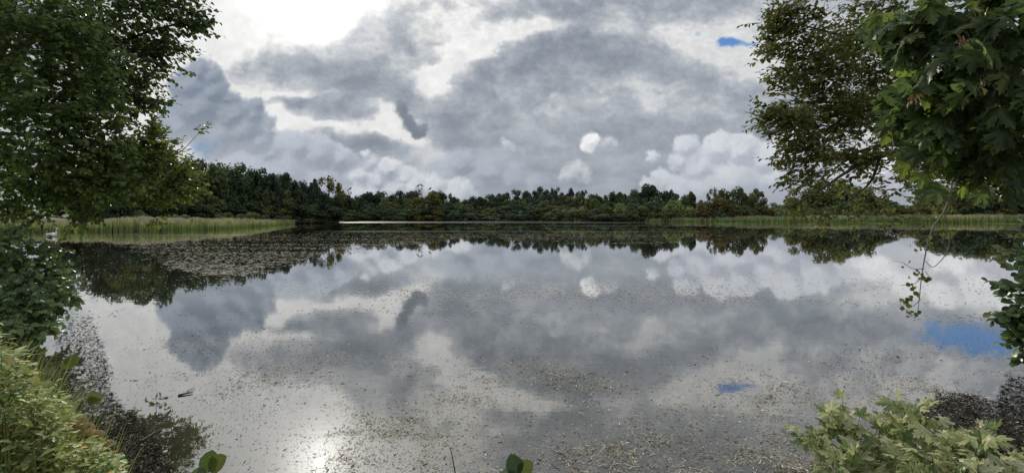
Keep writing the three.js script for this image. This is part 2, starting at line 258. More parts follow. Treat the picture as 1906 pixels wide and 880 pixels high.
function treeShape(kind) {                                     // { crown, trunk } for a tree 1 high and about 1 wide
  const lobes = [], limbs = [];
  const lobe = (x, y, z, r) => lobes.push([x, y, z, r, R(0.72, 1.3)]);
  if (kind === 'round') for (let i = 0; i < 30; i++) { const a = R(0, 6.28), y = R(0.12, 0.9), w = 0.40 * Math.sqrt(Math.max(0.05, 1 - ((y - 0.48) / 0.52) ** 2)); lobe(Math.cos(a) * w * R(0.45, 1), y, Math.sin(a) * w * R(0.45, 1), R(0.13, 0.21)); }
  if (kind === 'tall') for (let i = 0; i < 32; i++) { const a = R(0, 6.28), y = R(0.14, 0.94), w = 0.34 * Math.pow(Math.sin(Math.PI * clamp(y * 0.9 + 0.06)), 0.7); lobe(Math.cos(a) * w * R(0.3, 1), y, Math.sin(a) * w * R(0.3, 1), R(0.10, 0.17)); }
  if (kind === 'loose') for (let i = 0; i < 22; i++) { const a = R(0, 6.28), y = R(0.2, 0.95), w = 0.42 * Math.sqrt(Math.max(0.1, 1 - ((y - 0.62) / 0.5) ** 2)); lobe(Math.cos(a) * w * R(0.4, 1.05), y, Math.sin(a) * w * R(0.4, 1.05), R(0.09, 0.16)); }
  if (kind === 'shrub') for (let i = 0; i < 24; i++) { const a = R(0, 6.28), y = R(0.02, 0.82), w = 0.48 * Math.sqrt(Math.max(0, 1 - (y / 0.95) ** 2)); lobe(Math.cos(a) * w * R(0.4, 1), y, Math.sin(a) * w * R(0.4, 1), R(0.14, 0.24)); }
  if (kind === 'conical') for (let i = 0; i < 30; i++) { const a = R(0, 6.28), y = R(0.05, 0.95), w = 0.36 * (1 - y) + 0.05; lobe(Math.cos(a) * w * R(0.3, 1), y, Math.sin(a) * w * R(0.3, 1), R(0.08, 0.15)); }
  if (kind === 'sparse') for (let i = 0; i < 12; i++) { const a = R(0, 6.28), y = R(0.3, 0.97); lobe(Math.cos(a) * R(0, 0.3), y, Math.sin(a) * R(0, 0.3), R(0.05, 0.09)); }
  const top = kind === 'shrub' ? 0.5 : 0.82;
  limbs.push(tube([V(0, -0.06, 0), V(R(-0.02, 0.02), 0.25, R(-0.02, 0.02)), V(R(-0.05, 0.05), top, R(-0.05, 0.05))], 0.028, 0.006, 7));
  for (const l of lobes.filter((_, i) => i % 3 === 0)) { const y0 = Math.max(0.03, l[1] * R(0.35, 0.6)); limbs.push(tube([V(0, y0, 0), V(l[0] * 0.45, lerp(y0, l[1], 0.4), l[2] * 0.45), V(l[0], l[1], l[2])], 0.012, 0.003, 5)); }
  const dense = { round: 120, tall: 110, loose: 90, shrub: 110, conical: 100, sparse: 45 }[kind], leaf = { round: 0.030, tall: 0.026, loose: 0.024, shrub: 0.036, conical: 0.026, sparse: 0.018 }[kind];
  return { crown: crownGeometry(lobes, dense, leaf, kind === 'loose' || kind === 'sparse'), trunk: merged(limbs) };
}
const SHAPES = {};
for (const [k, n] of [['round', 4], ['tall', 3], ['loose', 3], ['shrub', 3], ['conical', 1], ['sparse', 2]]) SHAPES[k] = Array.from({ length: n }, () => treeShape(k));
const leafy = (r, g, b) => mat(rgb(r, g, b), 0.95, { vertexColors: true, transmission: 0.25, thickness: 0, specularIntensity: 0.3 });
const GREENS = {
  dark: [leafy(0.051, 0.078, 0.042), leafy(0.063, 0.090, 0.039), leafy(0.054, 0.072, 0.045)],
  mid: [leafy(0.108, 0.148, 0.059), leafy(0.122, 0.150, 0.052), leafy(0.097, 0.139, 0.073)],
  light: [leafy(0.203, 0.255, 0.090), leafy(0.225, 0.255, 0.083)],
  grey: [leafy(0.140, 0.161, 0.098)],
  olive: [leafy(0.142, 0.142, 0.041), leafy(0.119, 0.132, 0.043)],
  brown: [leafy(0.16, 0.135, 0.05)],
};
const bark = mat(rgb(0.07, 0.06, 0.045), 0.95), greyBark = mat(rgb(0.2, 0.18, 0.15), 0.95);
const protos = {};
function farTree(px, top, d, widthPx, kind, tone, label, group, name) {
  const x = (px - CX) / F * d, y0 = Math.max(0, groundHeight(x, -d)), h = (EYE + (CY - top) / F * d - y0) * (px > 636 && px < 1300 ? 1.08 : 1.02), w = widthPx / F * d;
  const v = Math.floor(rnd() * SHAPES[kind].length), key = kind + v, m = pick(GREENS[tone]);
  let t;
  if (!protos[key]) {
    t = protos[key] = new THREE.Group();
    mesh('trunk', SHAPES[kind][v].trunk, kind === 'sparse' ? greyBark : bark, t); mesh('crown', SHAPES[kind][v].crown, m, t);
  } else t = protos[key].clone();
  t.children[1].material = m;
  t.name = numbered(name ?? (kind === 'shrub' ? 'shrub' : 'tree')); scene.add(t);
  t.position.set(x, y0 - 0.1, -d); t.rotation.y = R(0, 6.28); t.scale.set(w, h, w);
  tag(t, label, kind === 'shrub' ? 'shrub' : 'tree', group);
  return t;
}
const ORD = 'first second third fourth fifth sixth seventh eighth ninth tenth eleventh twelfth thirteenth fourteenth fifteenth sixteenth seventeenth eighteenth nineteenth twentieth'.split(' ');
const TONE = { dark: 'dark green', mid: 'green', light: 'pale green', grey: 'grey green', olive: 'olive green', brown: 'brownish' };
const TOPS = [];
function skyline(list, where, group) {
  list.forEach(([px, top, d, w, kind, tone, own], i) => { TOPS.push([px, ORD[i], where, top]); farTree(px, top, d, w * 1.3, kind, tone, own ?? `${TONE[tone]} treetop, ${ORD[i]} from the left on the skyline of ${where}`, group); });
}
skyline([[150, 292, 92, 90, 'round', 'mid'], [215, 284, 94, 80, 'round', 'mid'], [285, 274, 98, 70, 'round', 'mid'], [340, 300, 100, 60, 'round', 'dark'], [384, 293, 104, 66, 'round', 'mid', 'tallest rounded tree of the left wood, just clear of the near foliage'], [434, 308, 110, 56, 'round', 'dark'], [472, 314, 114, 52, 'round', 'dark'], [503, 325, 118, 34, 'tall', 'dark'], [529, 324, 124, 36, 'tall', 'dark', 'dark pointed tree standing up from the middle of the left wood'], [549, 334, 126, 30, 'round', 'dark'], [567, 339, 130, 30, 'round', 'dark'], [584, 334, 132, 26, 'tall', 'dark'], [611, 331, 136, 50, 'loose', 'olive', 'feathery olive tree at the right end of the left wood']], 'the left wood', 'treetops of the left wood');
skyline([[650, 356, 172, 12, 'sparse', 'dark', 'thin sparse tree with a bird on its tip beside the left wood'], [640, 366, 168, 36, 'round', 'dark'], [668, 368, 176, 26, 'round', 'dark'], [684, 362, 178, 32, 'round', 'dark'], [712, 360, 180, 36, 'round', 'dark'], [730, 365, 178, 24, 'round', 'dark'], [750, 356, 178, 40, 'round', 'dark', 'broad dark tree with the highest rounded top of the middle wood'], [771, 360, 182, 26, 'round', 'dark'], [782, 352, 180, 15, 'sparse', 'brown', 'half bare tree with two birds perched on its top twigs'], [798, 361, 174, 46, 'round', 'olive', 'wide olive brown tree under the perched birds'], [815, 359, 182, 30, 'round', 'dark'], [830, 362, 182, 24, 'loose', 'dark'], [846, 370, 180, 20, 'round', 'dark'], [866, 373, 184, 24, 'round', 'dark']], 'the middle wood', 'treetops of the middle wood');
skyline([[887, 369, 190, 30, 'round', 'dark'], [910, 365, 192, 32, 'round', 'dark'], [931, 361, 194, 30, 'round', 'dark'], [951, 357, 196, 30, 'loose', 'dark'], [972, 358, 196, 28, 'round', 'dark'], [990, 356, 198, 28, 'round', 'dark'], [1007, 352, 198, 26, 'round', 'dark'], [1022, 354, 198, 26, 'round', 'dark'], [1034, 352, 198, 20, 'loose', 'dark'], [1050, 359, 198, 24, 'round', 'dark'], [1066, 354, 196, 20, 'round', 'dark', 'dark round treetop standing alone above the wooded hill'], [1084, 357, 194, 20, 'loose', 'dark', 'small ragged treetop on the right slope of the wooded hill'], [1103, 364, 192, 30, 'round', 'dark'], [1126, 365, 190, 30, 'loose', 'dark'], [1147, 361, 186, 28, 'round', 'dark']], 'the wooded hill', 'treetops of the wooded hill');
skyline([[1166, 362, 176, 26, 'round', 'dark'], [1186, 357, 172, 32, 'round', 'mid'], [1206, 349, 170, 36, 'round', 'dark', 'tallest dark tree above the pale green bushes on the right shore'], [1230, 360, 170, 26, 'round', 'dark'], [1248, 355, 174, 24, 'round', 'dark'], [1266, 362, 170, 30, 'round', 'mid'], [1289, 361, 164, 28, 'conical', 'dark', 'dark narrow tree right of the pale green bush'], [1311, 373, 168, 26, 'loose', 'mid'], [1330, 352, 160, 24, 'loose', 'grey'], [1348, 350, 156, 34, 'tall', 'olive'], [1374, 346, 154, 34, 'tall', 'mid', 'tallest pointed tree of the olive group on the right shore'], [1392, 360, 154, 26, 'loose', 'mid'], [1410, 352, 152, 32, 'tall', 'mid', 'separate upright tree at the right end of the olive group'], [1432, 378, 156, 30, 'round', 'mid'], [1456, 379, 160, 30, 'round', 'dark']], 'the right shore', 'treetops of the right shore');
skyline([[1492, 352, 156, 46, 'round', 'olive'], [1530, 338, 155, 60, 'round', 'olive'], [1572, 336, 154, 56, 'round', 'light'], [1606, 348, 156, 46, 'round', 'olive'], [1640, 372, 156, 50, 'round', 'mid'], [1690, 382, 155, 50, 'round', 'olive'], [1750, 352, 155, 56, 'round', 'mid'], [1800, 342, 148, 64, 'round', 'mid'], [1850, 344, 148, 60, 'round', 'olive'], [1905, 356, 148, 60, 'round', 'mid'], [1965, 350, 146, 90, 'round', 'mid']], 'the rightmost wood', 'treetops seen through the right tree');
const WOODS = [                                                // the lower ranks in front of each skyline: x from, to, depth near, far, how many, top high, low, width from, to
  [190, 632, 88, 134, 54, 0, 78, 40, 66, ['round', 'round', 'tall'], ['dark', 'mid', 'dark', 'dark', 'olive'], 'the left wood'],
  [636, 872, 166, 175, 40, 6, 32, 32, 50, ['round'], ['dark', 'mid', 'dark', 'mid', 'olive'], 'the middle wood'],
  [872, 1150, 168, 190, 66, 4, 36, 28, 44, ['round', 'round', 'loose'], ['dark', 'mid', 'dark', 'olive', 'mid'], 'the wooded hill'],
  [1100, 1304, 156, 168, 32, 8, 34, 30, 46, ['round'], ['mid', 'dark', 'olive', 'mid'], 'the right shore'],
  [1306, 1480, 147, 154, 18, 14, 34, 30, 46, ['round', 'loose'], ['olive', 'mid', 'brown', 'olive'], 'the right shore'],
  [1480, 1960, 147, 154, 26, 12, 46, 44, 66, ['round'], ['mid', 'olive', 'mid'], 'the rightmost wood'],
];
for (const [x0, x1, d0, d1, n, t0, t1, w0, w1, kinds, tones, where] of WOODS) for (let i = 0; i < n; i++) {
  const px = lerp(x0, x1, (i + R(0.1, 0.9)) / n), f = ((i * 0.618) % 1), tone = pick(tones);
  let best = null, line = 0, sum = 0;
  for (const t of TOPS) { const k = Math.exp(-(((t[0] - px) / 26) ** 2)); line += k * t[3]; sum += k; if (t[2] === where && (!best || Math.abs(t[0] - px) < Math.abs(best[0] - px))) best = t; }
  const dBack = x0 === 190 ? lerp(88, 132, clamp((px - 190) / 430)) : d1, dFront = x0 === 190 ? lerp(70, 128, clamp((px - 190) / 430)) : d0;
  farTree(px, line / Math.max(sum, 1e-6) + lerp(t0, t1, f) + R(2, 6), lerp(dBack, dFront, f), R(w0, w1), pick(kinds), tone,
    `${TONE[tone]} tree ${f < 0.4 ? 'high' : f < 0.7 ? 'halfway' : 'low'} on ${where}, under its ${best[1]} treetop from left`, 'trees below the skyline of ' + where);
}
{                                                               // where several stand under one treetop, say which
  const same = {};
  for (const t of scene.children) if (/^trees below/.test(t.userData.group ?? '')) (same[t.userData.label] ??= []).push(t);
  for (const list of Object.values(same)) if (list.length > 1) list.sort((a, b) => a.position.x / -a.position.z - b.position.x / -b.position.z).forEach((t, i) => { t.userData.label += i === 0 ? ', leftmost one' : i === list.length - 1 ? ', rightmost one' : list.length === 3 ? ', middle one' : `, ${ORD[i]} one`; });
}
const SHRUBS = [
  [[423, 394, 84, 26, 'mid'], [448, 397, 86, 22, 'grey'], [466, 392, 92, 30, 'olive'], [494, 399, 98, 24, 'mid'], [520, 401, 108, 24, 'mid'], [552, 403, 120, 22, 'dark'], [335, 396, 78, 34, 'grey'], [250, 390, 76, 40, 'mid'], [400, 398, 82, 30, 'mid']],
  [[644, 403, 168, 18, 'grey'], [662, 395, 168, 22, 'mid'], [612, 405, 142, 12, 'light'], [606, 404, 141, 12, 'light'], [720, 392, 168, 30, 'grey'], [742, 388, 168, 28, 'grey'], [738, 400, 167, 40, 'olive'], [752, 378, 168, 22, 'mid'], [845, 392, 168, 30, 'mid'], [872, 396, 168, 30, 'grey'], [860, 402, 168, 26, 'mid']],
  [[926, 405, 168, 14, 'grey'], [1030, 394, 168, 40, 'mid'], [1060, 388, 168, 36, 'mid'], [1085, 385, 168, 40, 'olive'], [1100, 394, 166, 36, 'mid'], [1020, 400, 167, 30, 'olive'], [950, 396, 168, 30, 'dark'], [980, 399, 168, 30, 'dark']],
  [[1152, 380, 160, 34, 'light'], [1130, 386, 160, 28, 'olive'], [1182, 392, 158, 26, 'mid'], [1212, 393, 156, 20, 'mid'], [1256, 374, 156, 44, 'light'], [1244, 388, 154, 30, 'mid'], [1283, 384, 154, 26, 'light'], [1300, 388, 152, 24, 'grey']],
  [[1312, 374, 150, 38, 'brown'], [1338, 366, 150, 42, 'brown'], [1370, 388, 146, 30, 'olive'], [1396, 380, 148, 40, 'mid'], [1432, 386, 148, 36, 'olive'], [1460, 388, 146, 50, 'light'], [1500, 388, 149, 60, 'olive'], [1560, 384, 149, 60, 'light'], [1630, 388, 149, 60, 'olive'], [1720, 384, 146, 40, 'olive'], [1770, 380, 146, 34, 'light'], [1860, 384, 146, 60, 'olive']],
];
['along the reeds below the left wood', 'at the waterline below the middle wood', 'at the foot of the wooded hill', 'behind the right reeds below the tall dark tree', 'behind the right reeds below the olive group'].forEach((where, k) =>
  SHRUBS[k].sort((a, b) => a[0] - b[0]).forEach(([px, top, d, w, tone], i) => farTree(px, top, d, w, 'shrub', tone, `${TONE[tone]} bush ${where}, ${ORD[i]} from the left`, 'bushes ' + where)));


// ---------------------------------------------------------------- leaves and near trees
function leafGeometry(profile, fold, curl) {                   // rows of [along, half width]; folded along the midrib, tip bent down
  const pos = [], idx = [], uv = [];
  profile.forEach(([y, w], i) => {
    const z = -curl * y * y;
    pos.push(-w, y, z + fold * w, 0, y, z, w, y, z + fold * w); uv.push(0.5 - w, y, 0.5, y, 0.5 + w, y);
    if (i) { const a = (i - 1) * 3, b = i * 3; idx.push(a, a + 1, b, a + 1, b + 1, b, a + 1, a + 2, b + 1, a + 2, b + 2, b + 1); }
  });
  return quadsGeometry(pos, idx, null, uv);
}
const LEAF = {
  broad: leafGeometry([[0, 0.01], [0.12, 0.02], [0.28, 0.26], [0.5, 0.36], [0.75, 0.28], [0.92, 0.12], [1, 0.02]], 0.35, 0.22),
  oval: leafGeometry([[0, 0.01], [0.15, 0.12], [0.4, 0.27], [0.7, 0.24], [0.93, 0.1], [1, 0.01]], 0.3, 0.15),
  round: leafGeometry([[0, 0.01], [0.1, 0.22], [0.35, 0.42], [0.65, 0.42], [0.88, 0.25], [1, 0.03]], 0.22, 0.18),
  narrow: leafGeometry([[0, 0.01], [0.2, 0.13], [0.5, 0.17], [0.8, 0.09], [1, 0.005]], 0.4, 0.3),
};
function mapleGeometry(tooth, droop) {                         // five pointed, toothed lobes round the end of the stalk
  const half = [[0, 1.0], [0.07, 0.86], [0.16, 0.83], [0.12, 0.7], [0.24, 0.62], [0.17, 0.5], [0.13, 0.42], [0.28, 0.52], [0.36, 0.66], [0.42, 0.6], [0.56, 0.64], [0.48, 0.5], [0.54, 0.42], [0.4, 0.36], [0.28, 0.27], [0.42, 0.22], [0.52, 0.12], [0.44, 0.06], [0.34, 0.02], [0.2, 0.05], [0.08, 0.1]];
  const out = [...half, ...half.slice(1).reverse().map(([x, y]) => [-x, y])], c = [0, 0.28], pos = [], idx = [], uv = [];
  const put = (x, y) => { const r = Math.hypot(x, y - c[1]), t = Math.atan2(x, y - c[1]); pos.push(x, y, -droop * r * r + 0.07 * Math.cos(t * 5) * r - 0.1 * Math.abs(x)); uv.push(0.5 + x * 0.8, y); };
  put(...c);
  for (const [x, y] of out) put(lerp(c[0], x, 0.55), lerp(c[1], y, 0.55));
  for (const [x, y] of out) put(x * tooth, y);
  const n = out.length;
  for (let i = 0; i < n; i++) { const j = (i + 1) % n; idx.push(0, 1 + j, 1 + i, 1 + i, 1 + j, 1 + n + i, 1 + j, 1 + n + j, 1 + n + i); }
  return quadsGeometry(pos, idx, null, uv);
}
LEAF.maple = mapleGeometry(1, 0.32); LEAF.lobed = mapleGeometry(0.9, 0.5);
function veined(side) {                                        // paler ribs and a mottled blade
  return noiseTexture(128, (u, v) => {
    const x = Math.abs(u - 0.5), rib = Math.exp(-((x / 0.016) ** 2)); let w = 0;
    if (side === 'fan') for (const a of [0.75, 1.75]) w = Math.max(w, Math.exp(-((Math.abs(x * Math.cos(a) - (v - 0.1) * Math.sin(a) * Math.tan(0.9) * 0.8) / 0.02) ** 2)) * sstep(0, 0.1, x));
    else w = 0.8 * Math.exp(-((((((v - x * 1.1) * 9 + 20) % 1) - 0.5) / 0.12) ** 2));
    const m = 0.86 + 0.10 * fbm(u * 9, v * 9, 2, 4), k = Math.max(rib, w) * 0.14;
    return [m + k, m + k, m + k * 0.6];
  }, true);
}
const FEATHER = veined('feather'), FAN = veined('fan');
const leafMat = (c, map, gloss = 0.45, through = 0.4) => mat(rgb(...c), 1, { map, transmission: through, thickness: 0, specularIntensity: 0.3, clearcoat: gloss * 0.7, clearcoatRoughness: 0.3 });
function inFrame(p) { const d = -p.z; if (d < 0.2) return 0; const x = CX + F * p.x / d, y = CY - F * (p.y - EYE) / d; return x > -15 && x < 1921 && y > -15 && y < 895 ? d : 0; }
const UP = V(0, 1, 0);
const inBall = () => { const v = V(gauss(), gauss(), gauss()).normalize(); return v.multiplyScalar(Math.pow(rnd(), 0.42)); };
// A plant of twigs and leaves: blobs of twigs at [px, py, depth, half width, half height (px), half depth (m), twigs], each twig bearing leaves; the nearest leaves are parts, the rest one mass of foliage
function leafyPlant(o) {
  const base = o.base.clone(), t = root(o.name, base), rel = (p) => p.clone().sub(base), leaves = [], stems = [];
  if (o.trunk) mesh('trunk', tube(o.trunk.map(rel), ...o.trunkR, 9), o.bark ?? bark, t);
  for (const [r0, r1, ...pts] of o.limbs ?? []) mesh('branch', tube(pts.map(rel), r0, r1, 7, pts.length * 4), o.bark ?? bark, t);
  for (const [px, py, d, rx, ry, rz, n] of o.blobs) for (let i = 0; i < n; i++) {
    const b = inBall(), q = at(px, py, d), p = V(q.x + b.x * rx / F * d, q.y + b.y * ry / F * d, q.z + b.z * rz);
    if (p.y < 0.04) continue;
    const from = o.from ?? base, outward = p.clone().sub(from).normalize();
    const dir = outward.multiplyScalar(o.outward ?? 0.8).add(V(gauss(), gauss(), gauss()).multiplyScalar(o.spread ?? 0.4)).add(V(0, -(o.droop ?? 0.25), 0)).normalize(), L = R(...o.twig);
    const bend = V(gauss(), gauss() - 0.3, gauss()).multiplyScalar(L * 0.12), m = p.clone().addScaledVector(dir, L * 0.5).add(bend), e = p.clone().addScaledVector(dir, L).addScaledVector(bend, 0.6);
    if (rnd() < (o.stemShare ?? 1)) stems.push(tube([p, m, e].map(rel), o.stem ?? 0.004, 0.0012, 4, 3));
    for (let k = 0; k < o.perTwig; k++) {
      const f = (k + 0.6) / o.perTwig, c = f < 0.5 ? p.clone().lerp(m, f * 2) : m.clone().lerp(e, f * 2 - 1), side = V(dir.z, gauss() * 0.3, -dir.x).normalize().multiplyScalar(k % 2 ? 1 : -1);
      const y = dir.clone().multiplyScalar(k === o.perTwig - 1 ? 1 : 0.5).addScaledVector(side, k === o.perTwig - 1 ? 0.1 : 0.85).add(V(gauss(), gauss(), gauss()).multiplyScalar(0.3)).add(V(0, -(o.hang ?? 0.25), 0)).normalize();
      const nrm = V(gauss() * 0.5, 1, gauss() * 0.5 + (o.face ?? 0.2)).addScaledVector(y, 0.2), x = y.clone().cross(nrm).normalize(), z = x.clone().cross(y).normalize(), s = R(...o.leaf) * (0.75 + 0.5 * Math.sin(Math.PI * Math.min(0.95, f + 0.1)));
      leaves.push({ m: new THREE.Matrix4().makeBasis(x.multiplyScalar(s), y.multiplyScalar(s), z.multiplyScalar(s)).setPosition(c.sub(base)), d: inFrame(c.clone().add(base)), r: rnd() });
    }
  }
  if (stems.length) mesh('twigs', merged(stems), o.twigMat ?? bark, t);
  const near = leaves.filter((l) => l.d > 0).sort((a, b) => a.d - b.d).slice(0, 300), rest = leaves.filter((l) => !near.includes(l));
  for (const l of near) { const f = mesh('leaf', o.geometry, o.mats[Math.floor(l.r * o.mats.length)], t); f.applyMatrix4(l.m); }
  if (rest.length) {
    const f = new THREE.InstancedMesh(o.geometry, o.mats[0], rest.length), c = rgb(1, 1, 1);
    const base0 = o.mats[0].color;
    rest.forEach((l, i) => { f.setMatrixAt(i, l.m); const q = o.mats[Math.floor(l.r * o.mats.length)].color, k = 0.8 + 0.4 * ((l.r * 97) % 1); f.setColorAt(i, c.setRGB(q.r / base0.r * k, q.g / base0.g * k, q.b / base0.b * k)); });
    f.name = 'foliage'; f.userData.kind = 'stuff'; f.castShadow = f.receiveShadow = true; t.add(f);
  }
  tag(t, o.label, o.category, o.group);
  return t;
}
const deepGreen = [[0.13, 0.21, 0.045], [0.17, 0.25, 0.05], [0.1, 0.17, 0.045], [0.23, 0.3, 0.06]].map((c) => leafMat(c, FEATHER, 0.65, 0.45));
const darkGreen = [[0.09, 0.145, 0.035], [0.12, 0.18, 0.04], [0.07, 0.115, 0.035]].map((c) => leafMat(c, FEATHER, 0.5, 0.45));
const limeGreen = [[0.19, 0.25, 0.045], [0.14, 0.2, 0.04], [0.24, 0.29, 0.05]].map((c) => leafMat(c, FEATHER, 0.25, 0.45));
const blueGreen = [[0.12, 0.2, 0.07], [0.16, 0.24, 0.08], [0.095, 0.16, 0.06], [0.26, 0.33, 0.1]].map((c) => leafMat(c, FEATHER, 0.9));
const oliveGreen = [[0.15, 0.185, 0.036], [0.11, 0.14, 0.03], [0.2, 0.22, 0.045], [0.17, 0.16, 0.04]].map((c) => leafMat(c, FEATHER, 0.3));
const mapleGreen = [[0.10, 0.16, 0.045], [0.13, 0.195, 0.05], [0.085, 0.135, 0.045], [0.2, 0.27, 0.05]].map((c) => leafMat(c, FAN, 0.9, 0.6));
const paleGreen = [[0.58, 0.6, 0.3], [0.46, 0.52, 0.22], [0.68, 0.68, 0.42], [0.26, 0.34, 0.12], [0.54, 0.57, 0.28], [0.2, 0.28, 0.1]].map((c) => leafMat(c, FAN, 0.35));

const leftBase = V(-10.6, 0.2, -9.6), leftFork = V(-9.6, 4.0, -9.2);
leafyPlant({
  name: 'tree', label: 'dense broad-leaved tree filling the upper left corner above the leafy bush', category: 'tree', base: leftBase,
  trunk: [leftBase, V(-10.3, 1.8, -9.4), leftFork, V(-8.8, 6.2, -9)], trunkR: [0.22, 0.08],
  limbs: [[0.07, 0.015, leftFork, at(-40, 180, 8.9), at(70, 190, 8.7), at(190, 230, 9)], [0.06, 0.012, V(-10.2, 2.4, -9.4), at(-30, 330, 9), at(100, 330, 9), at(210, 330, 9.4)], [0.05, 0.01, leftFork, at(10, 60, 8.6), at(130, 80, 8.8)], [0.03, 0.006, V(-10.3, 2, -9.4), at(60, 400, 9.2), at(150, 410, 9.4)]],
  blobs: [[40, 50, 8.4, 105, 80, 0.9, 200], [140, 100, 8.8, 66, 85, 0.8, 170], [50, 190, 8.4, 95, 85, 0.9, 210], [158, 215, 9.0, 66, 60, 0.8, 140], [70, 300, 8.9, 95, 60, 0.9, 190], [172, 290, 9.3, 58, 52, 0.7, 120], [95, 352, 9.4, 80, 26, 0.8, 80], [205, 340, 9.4, 44, 30, 0.6, 60], [0, 380, 9, 40, 22, 0.8, 40], [148, 392, 9.3, 9, 20, 0.2, 14], [60, -110, 8.8, 190, 110, 1.1, 170], [-130, 90, 8.8, 110, 170, 1.2, 170], [-120, 320, 9, 90, 100, 1.1, 110]],
  from: V(-10, 3.4, -9.6), twig: [0.22, 0.45], perTwig: 8, leaf: [0.07, 0.12], geometry: LEAF.broad, mats: deepGreen, droop: 0.2, hang: 0.25, face: 0.45,
});
const backBase = V(-13.6, 0.1, -12.2);
leafyPlant({
  name: 'tree', label: 'darker tree whose boughs reach out over the sky at upper left', category: 'tree', base: backBase,
  trunk: [backBase, V(-13, 3, -12), V(-11.6, 5.2, -11.6), V(-10, 7, -11.2)], trunkR: [0.24, 0.1],
  limbs: [[0.08, 0.01, V(-12, 4.6, -11.6), at(150, 120, 11.2), at(270, 60, 11), at(372, 36, 11)], [0.06, 0.01, V(-12.2, 4.3, -11.7), at(140, 190, 11.2), at(220, 165, 11), at(305, 140, 11)], [0.04, 0.008, at(140, 190, 11.2), at(220, 190, 11), at(300, 184, 11)]],
  blobs: [[223, 45, 11, 75, 60, 0.9, 169], [300, 28, 11, 42, 42, 0.7, 81], [340, 22, 11, 22, 30, 0.5, 34], [353, 45, 11, 12, 14, 0.3, 12], [240, 115, 11, 62, 40, 0.8, 91], [290, 100, 11, 34, 26, 0.5, 34], [300, 84, 11, 22, 10, 0.4, 13], [200, 150, 11.2, 50, 40, 0.8, 78], [233, 182, 11, 40, 14, 0.5, 34], [273, 186, 11, 14, 8, 0.3, 10], [203, 200, 11.2, 30, 24, 0.6, 39], [168, 90, 11.4, 60, 100, 0.8, 117], [248, -90, 11.2, 130, 90, 1, 143], [120, 30, 11.6, 80, 80, 1, 90], [50, 140, 11.6, 90, 110, 1, 150], [70, 280, 11.8, 100, 80, 1, 120], [20, 20, 11.6, 80, 70, 1, 70]],
  from: V(-12.6, 4, -12), twig: [0.35, 0.65], perTwig: 8, leaf: [0.085, 0.125], geometry: LEAF.broad, mats: darkGreen, droop: 0.15, hang: 0.5, face: 0.2,
});
const sapBase = V(-11.6, 0.1, -10.6);
leafyPlant({
  name: 'sapling', label: 'lighter yellow-green young tree against the left wood, with one twig poking into the sky', category: 'tree', base: sapBase,
  trunk: [sapBase, V(-10.4, 1.6, -10.5), at(235, 330, 10.4), at(270, 260, 10.4)], trunkR: [0.07, 0.012],
  limbs: [[0.02, 0.004, at(235, 330, 10.4), at(310, 330, 10.4), at(350, 350, 10.4)], [0.015, 0.003, at(270, 300, 10.4), at(330, 285, 10.4), at(372, 244, 10.4)], [0.015, 0.003, at(235, 350, 10.4), at(285, 375, 10.4), at(290, 420, 10.4)]],
  blobs: [[249, 285, 10.4, 44, 40, 0.6, 120], [286, 262, 10.4, 26, 26, 0.4, 40], [302, 325, 10.4, 46, 42, 0.6, 124], [219, 345, 10.6, 46, 42, 0.6, 100], [330, 342, 10.4, 26, 34, 0.4, 56], [269, 372, 10.4, 55, 18, 0.5, 64], [372, 246, 10.4, 5, 6, 0.1, 3], [274, 412, 10.4, 8, 10, 0.1, 3]],
  from: V(-9, 1.6, -10.6), twig: [0.2, 0.42], perTwig: 8, leaf: [0.075, 0.12], geometry: LEAF.oval, mats: limeGreen, droop: 0.0, hang: 0.2, face: 0.3,
});
const bushBase = V(-8.5, 0.0, -8.0);
leafyPlant({
  name: 'bush', label: 'glossy leafy bush leaning over the water at the left edge, below the tree', category: 'bush', base: bushBase,
  trunk: [bushBase, V(-8.2, 0.7, -8.2), V(-8, 1.3, -8.3)], trunkR: [0.05, 0.02],
  limbs: [[0.02, 0.004, V(-8, 0.7, -8.2), at(60, 520, 8), at(150, 520, 8.4)], [0.02, 0.004, V(-8, 0.6, -8.2), at(40, 580, 7.6), at(85, 630, 7.4)], [0.02, 0.004, V(-7.9, 1, -8.2), at(40, 460, 8.2), at(110, 450, 8.6)]],
  blobs: [[-2, 478, 8.2, 50, 38, 0.6, 90], [20, 545, 7.8, 55, 46, 0.6, 140], [-5, 600, 7.4, 46, 44, 0.5, 110], [68, 505, 8.6, 34, 26, 0.5, 60], [80, 556, 8.4, 24, 28, 0.4, 36], [50, 580, 7.6, 34, 34, 0.4, 50], [108, 520, 8.5, 14, 5, 0.2, 5], [42, 610, 7.4, 24, 26, 0.3, 26], [65, 466, 8.8, 24, 10, 0.3, 14], [-70, 520, 8, 70, 100, 0.7, 120]],
  from: V(-8.8, 0.9, -8.4), twig: [0.18, 0.36], perTwig: 7, leaf: [0.075, 0.12], geometry: LEAF.broad, mats: blueGreen, droop: 0.25, hang: 0.3, face: 0.6,
});
const rightBase = V(10.6, 0.3, -9.6), rightFork = V(9.6, 2.6, -9.2);
